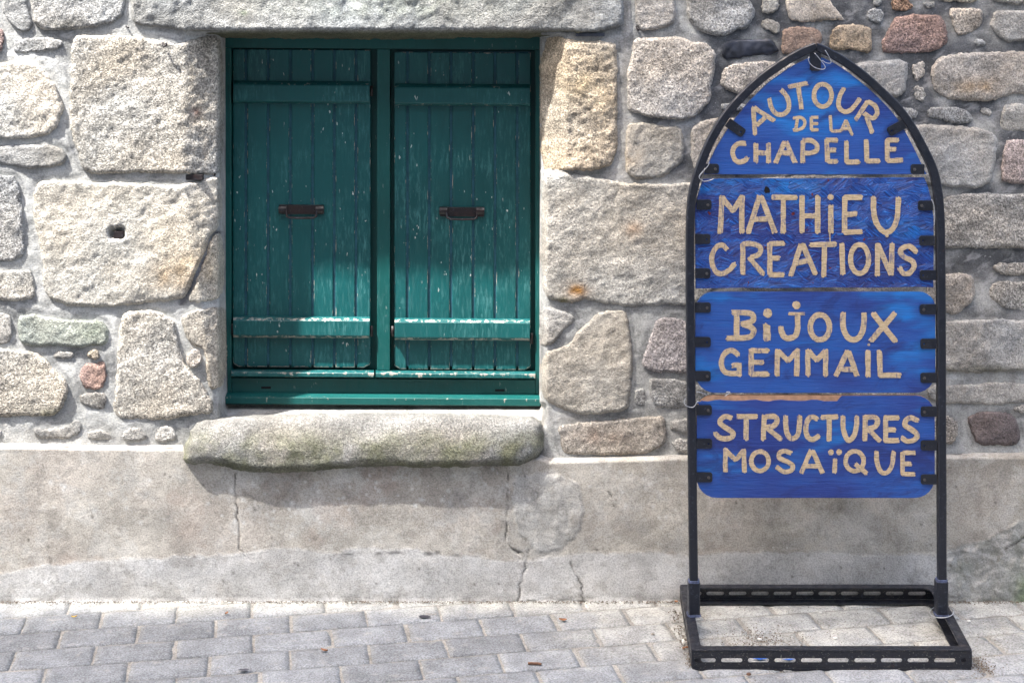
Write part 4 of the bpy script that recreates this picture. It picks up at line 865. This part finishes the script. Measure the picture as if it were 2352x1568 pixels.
# lower left splinter on the third board and seams
def oval(cx, cy, rx, ry, n=22): return [(cx + rx * math.sin(2 * math.pi * i / n), cy - ry * math.cos(2 * math.pi * i / n)) for i in range(n + 1)]
W = {}
def dot(cx, cy, r): return ('dot', cx, cy, r)
words = [
 (R1, 38, 0, [[(640,572),(655,798)],[(645,575),(812,683)],[(668,718),(738,655)],[(770,500),(785,565),(822,620),(872,632),(922,600),(932,545),(912,480),(868,428)],[(932,405),(1080,374)],[(1008,398),(1035,585)],oval(1209,475,72,92),
    [(1382,415),(1345,490),(1340,565),(1382,608),(1432,598),(1480,548),(1512,500)],[(1575,525),(1478,675)],[(1578,524),(1640,566),(1652,625),(1612,662),(1548,622)],[(1565,650),(1615,780)]]),
 (R1, 27, 0, [[(1002,665),(988,752)],[(970,660),(1030,657),(1062,690),(1050,735),(1005,757),(968,757)],[(1115,655),(1116,757)],[(1115,655),(1172,655)],[(1115,706),(1168,706)],[(1116,757),(1172,757)]]),
 (R1, 27, 0, [[(1270,640),(1278,765)],[(1278,765),(1362,765)],
    [(1398,680),(1362,762)],[(1398,680),(1450,798)],[(1375,748),(1432,744)]]),
 (R1, 40, 0, [[(575,868),(520,868),(482,900),(472,950),(490,1000),(530,1020),(575,1005),(592,982)],[(662,872),(662,1022)],[(765,868),(765,1022)],[(665,945),(762,945)],[(895,855),(822,1024)],[(908,855),(982,1024)],[(865,945),(945,945)],
    [(1045,850),(1045,1022)],[(1045,845),(1110,843),(1160,880),(1155,928),(1100,946),(1050,946)],[(1240,838),(1248,1016)],[(1240,840),(1328,842)],[(1240,925),(1312,920)],[(1248,1016),(1328,1014)],[(1403,848),(1405,1020)],[(1405,1020),(1508,1018)],
    [(1565,838),(1570,1012)],[(1570,1012),(1672,1012)],[(1735,838),(1738,1010)],[(1735,840),(1828,842)],[(1735,915),(1808,915)],[(1738,1010),(1858,1003)]]),
 (R2, 44, 1, [[(385,215),(370,515)],[(385,225),(475,335)],[(475,335),(550,215)],[(550,210),(545,512)],[(692,212),(598,512)],[(705,215),(818,512)],[(640,405),(760,400)],[(795,222),(992,225)],[(885,240),(885,515)],[(1040,215),(1040,512)],[(1168,215),(1168,512)],
    [(1045,377),(1165,372)],dot(1273,222,25),[(1275,290),(1275,512)],[(1390,220),(1385,512)],[(1385,222),(1525,225)],[(1395,365),(1482,357)],[(1385,510),(1525,505)],[(1625,222),(1625,330),(1650,435),(1700,500),(1750,505),(1800,450),(1822,350),(1828,228)],[(1730,505),(1735,545)]]),
 (R2, 42, 1, [[(425,652),(392,615),(345,625),(305,690),(305,770),(340,835),(395,846),(450,812),(488,765)],[(555,600),(555,855)],[(555,604),(640,605),(697,632),(690,685),(618,716)],[(608,715),(722,852)],[(775,600),(775,858)],[(775,603),(892,600)],[(785,720),(852,720)],[(775,856),(888,855)],
    [(1030,608),(948,862)],[(1045,608),(1148,852)],[(980,765),(1092,742)],[(1108,612),(1312,605)],[(1222,620),(1218,868)],[(1365,598),(1373,852)],oval(1510,728,74,118),[(1658,605),(1655,862)],[(1660,610),(1765,850)],[(1776,600),(1770,858)],
    [(1978,672),(1922,626),(1865,635),(1845,675),(1880,715),(1940,745),(1955,790),(1920,840),(1870,846),(1836,800)]]),
 (R3, 46, 2, [[(505,215),(505,442)],[(468,224),(590,226),(640,252),(632,292),(545,322)],[(560,320),(630,350),(642,390),(600,426),(425,436)],dot(758,230,38),[(750,325),(752,448)],dot(993,163,33),[(930,234),(1060,234)],
    [(1003,245),(1003,350),(985,412),(935,436),(890,420),(870,375),(865,342)],oval(1185,345,79,102),[(1375,228),(1375,330),(1400,410),(1450,446),(1500,430),(1535,370),(1548,290),(1545,228)],[(1622,232),(1803,458)],[(1800,228),(1602,458)],dot(1585,487,11)]),
 (R3, 43, 2, [[(520,572),(470,535),(410,555),(378,630),(400,700),(455,722),(515,722)],[(470,655),(525,655)],[(525,645),(525,740)],[(625,525),(622,738)],[(625,535),(765,537)],[(625,632),(720,632)],[(622,728),(765,726)],[(840,530),(835,740)],[(845,540),(925,618)],[(925,618),(1000,540)],[(1000,530),(995,740)],
    [(1088,530),(1088,740)],[(1095,540),(1160,612)],[(1160,612),(1232,540)],[(1232,530),(1232,740)],[(1410,540),(1316,742)],[(1420,540),(1487,742)],[(1365,687),(1452,687)],[(1580,540),(1578,745)],[(1672,540),(1680,742)],[(1680,736),(1845,738)]]),
 (R4, 42, 3, [[(462,250),(420,235),(380,255),(370,292),(420,330),(472,365),(465,403),(410,416),(360,405),(325,368)],[(508,235),(670,235)],[(582,250),(582,422)],[(730,225),(722,425)],[(735,237),(810,235),(835,265),(810,310),(745,325)],[(755,330),(868,422)],[(905,228),(910,340),(930,398),(968,415),(1003,385),(1018,310),(1020,228)],
    [(1168,258),(1122,238),(1082,270),(1070,340),(1085,400),(1125,424),(1180,392)],[(1200,242),(1330,237)],[(1262,250),(1260,432)],[(1375,235),(1375,330),(1395,400),(1425,430),(1465,390),(1485,310),(1488,235)],[(1558,232),(1552,435)],[(1560,242),(1630,240),(1658,270),(1635,320),(1570,337)],[(1580,337),(1678,437)],
    [(1725,235),(1722,437)],[(1725,246),(1828,246)],[(1730,343),(1802,343)],[(1722,432),(1828,430)],[(1985,268),(1932,246),(1890,265),(1885,310),(1940,345),(1982,385),(1960,425),(1900,436),(1852,408)]]),
 (R4, 38, 3, [[(413,498),(413,685)],[(415,508),(495,592)],[(495,592),(560,515)],[(562,505),(568,688)],oval(695,600,71,79),[(950,535),(900,516),(855,535),(855,575),(910,600),(962,635),(950,675),(890,686),(832,648)],[(1112,515),(1032,695)],[(1125,515),(1208,695)],[(1070,640),(1175,640)],
    dot(1276,528,24),dot(1343,526,24),[(1310,585),(1305,695)],oval(1470,600,74,81),[(1475,622),(1568,702)],[(1648,520),(1655,620),(1690,690),(1740,690),(1775,630),(1790,522)],[(1862,528),(1862,708)],[(1862,532),(1962,532)],[(1865,622),(1932,622)],[(1862,706),(1962,706)]]),
]
def stroke(V, Fc, pts, w_, R, y, seed):
    rr = random.Random(seed); p = np.array(catmull(pts, 8 if len(pts) < 3 else 6)); n = len(p); tg = np.gradient(p, axis=0); tg /= np.hypot(*tg.T)[:, None]; nm = np.stack([-tg[:, 1], tg[:, 0]], 1)
    s = np.arange(n) * 7.0; wl = w_ / 2 * (1 + .14 * fbm(s, s * 0 + seed, 20, seed, 2) + .05 * np.array([rr.uniform(-1, 1) for _ in range(n)])); wr_ = w_ / 2 * (1 + .14 * fbm(s, s * 0 + seed + 5, 20, seed + 3, 2) + .05 * np.array([rr.uniform(-1, 1) for _ in range(n)]))
    closed = np.hypot(*(p[0] - p[-1])) < 2
    if closed: wl[-1] = wl[0]; wr_[-1] = wr_[0]; nm[0] = nm[-1] = (nm[0] + nm[-1]) / 2
    cols = 7; base = len(V); rows = []
    ext0 = [rr.uniform(-.3, .3) for _ in range(cols)]; ext1 = [rr.uniform(-.3, .3) for _ in range(cols)]
    for i in range(n):
        for c_ in range(cols):
            f = c_ / (cols - 1) * 2 - 1; q = p[i] + nm[i] * (wl[i] if f < 0 else wr_[i]) * f
            if not closed and i == 0: q = q - tg[0] * w_ * (.18 * (1 - f * f) + ext0[c_] * .6)
            if not closed and i == n - 1: q = q + tg[-1] * w_ * (.18 * (1 - f * f) + ext1[c_] * .6)
            V.append(P(*zc(R, q), y + .00022 * f * f))
    for i in range(n - 1):
        for c_ in range(cols - 1):
            a_ = base + i * cols + c_; Fc.append([a_, a_ + 1, a_ + cols + 1, a_ + cols])
for wi, (R, w_, bi, sts) in enumerate(words):
    V, Fc = [], []
    for k, s in enumerate(sts):
        y = YB - .0009 - .00007 * k
        if s[0] == 'dot':
            n0 = len(V); V.append(P(*zc(R, (s[1], s[2])), y - .0001)); rr = random.Random(k)
            for i in range(16):
                an = 2 * math.pi * i / 16; r_ = s[3] * rr.uniform(.92, 1.08); V.append(P(*zc(R, (s[1] + r_ * math.cos(an), s[2] + r_ * math.sin(an))), y))
            for i in range(16): Fc.append([n0, n0 + 1 + i, n0 + 1 + (i + 1) % 16])
        else:
            ww = w_
            if wi == 6 and k == 4: ww = 60
            if wi == 6 and k == 6: ww = 27
            if wi == 4 and k == 19: ww = 26
            stroke(V, Fc, s, ww, R, y, wi * 50 + k + 1)
    V2 = np.array(V); out = []
    for f in Fc:
        a_, b_, c_ = V2[f[0]], V2[f[1]], V2[f[2]]
        out.append(f[::-1] if np.cross(b_ - a_, c_ - a_)[1] > 0 else f)
    mesh_obj('lettering', V, out, M['gold'], boards[bi], smooth=False)
# extra drip joining the i to the T below
V, Fc = [], []; stroke(V, Fc, [(1265, 515), (1268, 560), (1270, 600)], 11, R2, YB - .0005, 3); mesh_obj('paint_drip', V, [f[::-1] for f in Fc], M['gold'], boards[1], smooth=False)
for (ux, vx) in ((1762, 436),):
    V = [P(ux + r_ * math.cos(a_), vx + 1.3 * r_ * math.sin(a_), YB - .0006) for a_, r_ in [(k * .7, random.uniform(5, 9)) for k in range(9)]]
    mesh_obj('knot_hole', V, [list(range(9))], M['hole'], boards[1], smooth=False)  # flat dark sheet on the board, shade of a hole painted on
# brackets
def bracket(cx, cy, ln, wd, ang, tipdir, screw, R):
    """centre in zoom units; tipdir +1: the rounded free end points along +x before rotation"""
    hw, hl = wd / 2, ln / 2; r_ = 20
    pts = [(-hl, -hw), (hl - r_, -hw)] + [(hl - r_ + r_ * math.sin(a_), -hw + r_ - r_ * math.cos(a_)) for a_ in (.4, .8, 1.2, 1.57)] + [(hl - r_ + r_ * math.cos(a_), hw - r_ + r_ * math.sin(a_)) for a_ in (.0, .4, .8, 1.2)] + [(hl - r_, hw), (-hl, hw)]
    hole = [(hl - 30 + 8 * math.cos(2 * math.pi * i / 10), 2 + 8 * math.sin(2 * math.pi * i / 10)) for i in range(10)]
    ca, sa = math.cos(ang), math.sin(ang)
    def tr(q):
        x_, y__ = q[0] * tipdir, q[1]; x_, y__ = x_ * ca - y__ * sa, x_ * sa + y__ * ca; return zc(R, (cx + x_, cy + y__))
    w2 = world2([tr(q) for q in pts], YB - .0042)
    h2 = [] if screw else [world2([tr(q) for q in hole], YB - .0042)]
    o = plate('bracket', w2, h2, YB - .0045, .0032, M['iron'], stand, .0005)
    c_ = Vector(P(*tr((hl - 30, 2)), YB - .0045))
    bm = bmesh.new()
    if screw:
        sweep(bm, [c_ + Vector((0, .001, 0)), c_ + Vector((0, -.0025, 0))], circ(.0042, 6), up=Vector((0, 0, 1))); sweep(bm, [c_ + Vector((0, -.0024, 0)), c_ + Vector((0, -.0048, 0))], circ(.0022, 8), up=Vector((0, 0, 1)))
        bm_obj('screw', bm, M['steel'], o)
for R, lst in ((R1, [(302,1075,116,82,0,1,1),(1985,1078,112,82,0,-1,1),(497,742,165,78,.62,1,0),(1812,742,150,78,-.5,-1,0),(1149,200,150,90,math.pi/2,1,0)]),
               (R2, [(238,284,122,84,0,1,1),(227,565,126,82,0,1,0),(227,845,126,82,0,1,1),(2050,290,124,82,0,-1,1),(2063,578,128,82,0,-1,0),(2069,860,134,82,0,-1,0)]),
               (R3, [(228,184,130,84,0,1,1),(228,466,130,84,0,1,0),(228,744,130,84,0,1,1),(2070,198,132,84,0,-1,1),(2075,480,132,84,0,-1,0),(2075,758,132,84,0,-1,1)]),
               (R4, [(238,184,128,84,0,1,1),(240,458,128,82,0,1,0),(242,733,128,82,0,1,1),(2078,196,134,84,0,-1,1),(2078,472,134,82,0,-1,0),(2077,750,132,82,0,-1,1)])):
    for q in lst: bracket(*q, R)
# bits of tying wire
def wire(pts, R, y0=YS - .016, r_=.0011):
    sm = catmull([(*zc(R, q[:2]), (q[2] if len(q) > 2 else 0)) for q in pts], 5); return tube('wire', [P(q[0], q[1], y0 - q[2]) for q in sm], r_, M['wire'], stand, 6)
wire([(1143,130),(1190,185),(1228,240),(1210,262),(1150,250),(1105,215),(1090,175),(1100,160)], R1); wire([(1228,105),(1255,150),(1275,190),(1270,212),(1235,208),(1205,190)], R1)
wire([(278,1020),(270,1050),(225,1100),(200,1130),(202,1155),(225,1165)], R1); wire([(232,12),(205,45),(203,70),(235,92),(275,88),(320,70)], R2)
wire([(170,35),(215,40),(260,60)], R4, YS - .004); wire([(405,72),(450,38),(425,36),(418,44)], R4); wire([(85,85),(75,120),(95,150),(145,160),(170,135),(185,108)], R4); wire([(2100,240),(2120,300),(2125,380),(2122,450)], R2, YS - .013)
cx_, cz_ = P(2162, 1405, YS)[0], .072
tube('wire', [(cx_ + .031 * math.cos(a_), YS - .005 + .03 * math.sin(a_), .064 + .006 * math.sin(a_ * 1 + 1)) for a_ in np.linspace(0, 2 * math.pi, 25)], .0011, M['wire'], stand, 6)

# ---------------------------------------------------------------- things lying on the pavement
def gp(u, v, z=.006):
    d = (H - z) * F / (v - V0); return Vector(((u - U0) * d / F, d - DW, z))
def tw(u, v, ln, r_, ang, mat, name, label, cat):
    c_ = gp(u, v, .006 + r_); d = Vector((math.cos(ang), math.sin(ang), 0)); rs = random.Random(int(u))
    bm = bmesh.new(); pts = [c_ + d * ln * t + Vector((0, rs.uniform(-1, 1) * ln * .05, rs.uniform(0, 1) * ln * .03)) for t in (-.5, -.25, 0, .25, .5)]
    sweep(bm, pts, circ(r_, 6)); o = bm_obj(name, bm, mat, None, False); tag(o, label, cat); return o
tw(1228, 1523, .034, .0035, -.15, M['twig'], 'twig', 'stubby brown twig lying on the grey pavers at the bottom middle', 'twig')
tw(1160, 1520, .009, .0015, .5, M['leaf'], 'pale_chip', 'tiny tan chip on a grey paver left of the brown twig', 'chip') if False else None
tw(990, 1409, .03, .0009, -.1, M['peb'], 'straw', 'thin pale straw at the foot of the plinth, below the window', 'straw')
tw(1569, 1473, .02, .0035, 1.45, M['white'], 'cigarette_butt', 'white cigarette butt beside the left side of the sign base', 'cigarette butt')
tw(1574, 1581 - 95, .016, .0025, .5, M['leaf'], 'bark_chip', 'rusty brown bark chip against the left side of the sign base', 'bark chip')
def leaf(u, v, l, wd, ang, mat, name, label, cat, curl=.003, group=None):
    c_ = gp(u, v, .0075); V = []; Fc = []; n = 8; rs = random.Random(int(u * 3))
    for i in range(n + 1):
        t = i / n; ww = wd * math.sin(math.pi * min(.97, max(.03, t))) ** .8
        for s in (-1, 0, 1):
            x_ = (t - .5) * l; y__ = s * ww / 2 * (1 + rs.uniform(-.15, .15)); V.append((c_.x + x_ * math.cos(ang) - y__ * math.sin(ang), c_.y + x_ * math.sin(ang) + y__ * math.cos(ang), c_.z + curl * (abs(s) + (2 * t - 1) ** 2)))
    for i in range(n):
        for s in range(2): a_ = i * 3 + s; Fc.append([a_, a_ + 3, a_ + 4, a_ + 1])
    o = mesh_obj(name, V, Fc, mat, None, smooth=True); tag(o, label, cat, 'fallen leaves on the pavement' if cat == 'leaf' else ('blue paint scraps inside the sign base' if cat == 'scrap' else None)); return o
leaf(975, 1415, .034, .02, -.1, M['dark'], 'dark_leaf', 'flat dark leaf stuck on the pavers under the right shutter', 'leaf', .0006)
leaf(1293, 1424, .022, .016, -.2, M['leaf'], 'dry_leaf', 'small brown dry leaf on a cream paver near the plinth, right of the window', 'leaf')
leaf(745, 1494, .022, .011, -.5, M['leaf'], 'dry_leaf', 'curled orange dry leaf on the pavers left of centre', 'leaf')
leaf(520, 1409, .014, .009, 1.2, M['leaf'], 'dry_leaf', 'tiny orange dry leaf by the plinth under the left end of the sill', 'leaf')
leaf(170, 1417, .016, .008, .2, mat_flat('yellow_leaf', (.5, .33, .08), .7), 'yellow_leaf', 'tiny yellow leaf on the bright pavers at the far left', 'leaf')
leaf(560, 1537 - 0, .028, .012, .1, M['dark'], 'dark_leaf', 'flat dark leaf near the bottom edge on the left pavers', 'leaf', .0006)
bl = mat_flat('blue_scrap', (.03, .12, .45), .5)
leaf(1746, 1512, .038, .012, 0, bl, 'blue_scrap', 'blue paint scrap inside the sign base behind the left slots', 'scrap', .001); leaf(1812, 1514, .032, .008, .05, bl, 'blue_scrap', 'smaller blue paint scrap inside the sign base, right of the larger one', 'scrap', .001)
def peb(u, v, r_, col, label, mat=None):
    c_ = gp(u, v, .006 + r_ * .5); bm = bmesh.new(); bmesh.ops.create_icosphere(bm, subdivisions=1, radius=r_); rs = random.Random(int(u + v))
    for q in bm.verts: q.co = Vector((q.co.x * 1.3, q.co.y, q.co.z * .65)) * rs.uniform(.8, 1.15) + c_
    o = bm_obj('pebble', bm, mat or M['peb'], None, False); tag(o, label, 'pebble', 'pebbles on the pavement')
peb(1720, 1547, .006, 0, 'brown pebble right in front of the sign base', M['twig']); peb(1500, 1455, .0045, 0, 'pale pebble on the cream pavers left of the sign base'); peb(2225, 1425, .005, 0, 'white pebble right of the sign base', M['white'])
peb(1745, 1467, .005, 0, 'white pebble inside the sign base, left part', M['white']); peb(1918, 1464, .0055, 0, 'white pebble inside the sign base, right part', M['white']); peb(1885, 1406, .004, 0, 'white pebble inside the sign base near its back rail', M['white'])
peb(1553, 1380, .0045, 0, 'orange pebble at the wall foot beside the sign base', M['leaf'])
# fine grit: along the foot of the wall and round the base
rs = random.Random(5); V, Fc = [], []
def grit(x_, y__, r_, z0=.005):
    n0 = len(V); 
    for dx, dy, dz in ((1, 0, 0), (-.5, .87, 0), (-.5, -.87, 0), (0, 0, 1)): 
        V.append((x_ + dx * r_ * rs.uniform(.7, 1.3), y__ + dy * r_ * rs.uniform(.7, 1.3), z0 + dz * r_))
    Fc.extend([[n0, n0 + 1, n0 + 3], [n0 + 1, n0 + 2, n0 + 3], [n0 + 2, n0, n0 + 3], [n0, n0 + 2, n0 + 1]])
for _ in range(2600): grit(rs.uniform(-1.6, 1.7), -.040 - abs(rs.gauss(0, .009)), rs.uniform(.0006, .003))
for _ in range(900): grit(rs.gauss(1.0, .35), rs.gauss(-.25, .14), rs.uniform(.0005, .002))
for _ in range(450): grit(rs.gauss(.66, .05), rs.gauss(-.3, .035), rs.uniform(.0006, .0028))
for _ in range(300): grit(.455 + rs.gauss(0, .008), rs.uniform(-.48, -.1), rs.uniform(.0008, .003))
for _ in range(300): grit(1.19 + rs.gauss(0, .02), rs.gauss(-.46, .03), rs.uniform(.0008, .003))
for _ in range(900): grit(rs.uniform(-1.6, 1.6), rs.uniform(-.6, -.04), rs.uniform(.0005, .0016))
g = mesh_obj('grit', V, Fc, mat_flat('grit', (.16, .13, .1), .9, .7, 300), None, smooth=False); g['kind'] = 'stuff'; g['label'] = 'fine dark grit scattered along the wall foot and round the sign base'; g['category'] = 'grit'

# ---------------------------------------------------------------- unseen building added behind the camera, shaped to shade the right and the pavement
YC = 6.0
def sh_(u, v): p = P(u, v, 0); return (p[0] - SUN.x / SUN.y * YC, p[2] - SUN.z / SUN.y * YC)
ch = thing('shade_caster', 'unseen plastered blocks added across the street to shade the wall and the pavement', 'shade caster', (-9, -8, 0))
sil = [sh_(1400, -700), sh_(1330, 100), sh_(1290, 650), sh_(1000, 930), sh_(420, 1100), sh_(-900, 1560)]  # outline carried back along the sun from the wanted shade edge
def prism(name, poly, y0, y1, mat):
    n = len(poly); V = [(a_, y0, b_) for a_, b_ in poly] + [(a_, y1, b_) for a_, b_ in poly]
    Fc = [list(range(n)), list(range(n, 2 * n))[::-1]] + [[i, n + i, n + (i + 1) % n, (i + 1) % n] for i in range(n)]
    o = mesh_obj(name, V, Fc, mat, ch, smooth=False)
    bm = bmesh.new(); bm.from_mesh(o.data); bmesh.ops.recalc_face_normals(bm, faces=bm.faces); bm.to_mesh(o.data); bm.free(); return o
t0x = sil[2][0]
hs = thing('added_house', 'low plastered house added out of view across the street to limit the sky light', 'added_house', (0, -8, 0))  # unseen, added to block the low sky so light falls from above
bm = bmesh.new(); addbox(bm, -7.5, 11, -11, -6.3, 0, 6.6); bm_obj('wall', bm, M['plaster'], hs)
bm = bmesh.new(); vs_ = [bm.verts.new(p) for p in ((-7.7, -6.0, 6.6), (11.2, -6.0, 6.6), (11.2, -8.6, 8.8), (-7.7, -8.6, 8.8), (-7.7, -11.2, 6.6), (11.2, -11.2, 6.6))]
for f_ in ((0, 1, 2, 3), (3, 2, 5, 4), (0, 3, 4), (1, 5, 2)): bm.faces.new([vs_[i] for i in f_])
bm_obj('roof', bm, M['slit'], hs)
prism('tall_shade_block', [(t0x, 0), (t0x + 3.4, 0), (t0x + 3.4, sil[0][1]), sil[0], sil[1], sil[2]], -YC, -YC - 3.2, M['plaster'])
prism('low_shade_block', [(sil[5][0] - 3, 0), (t0x - .002, 0), sil[2], sil[3], sil[4], sil[5], (sil[5][0] - 3, sil[5][1] - .4)], -YC - .01, -YC - 5, M['plaster'])
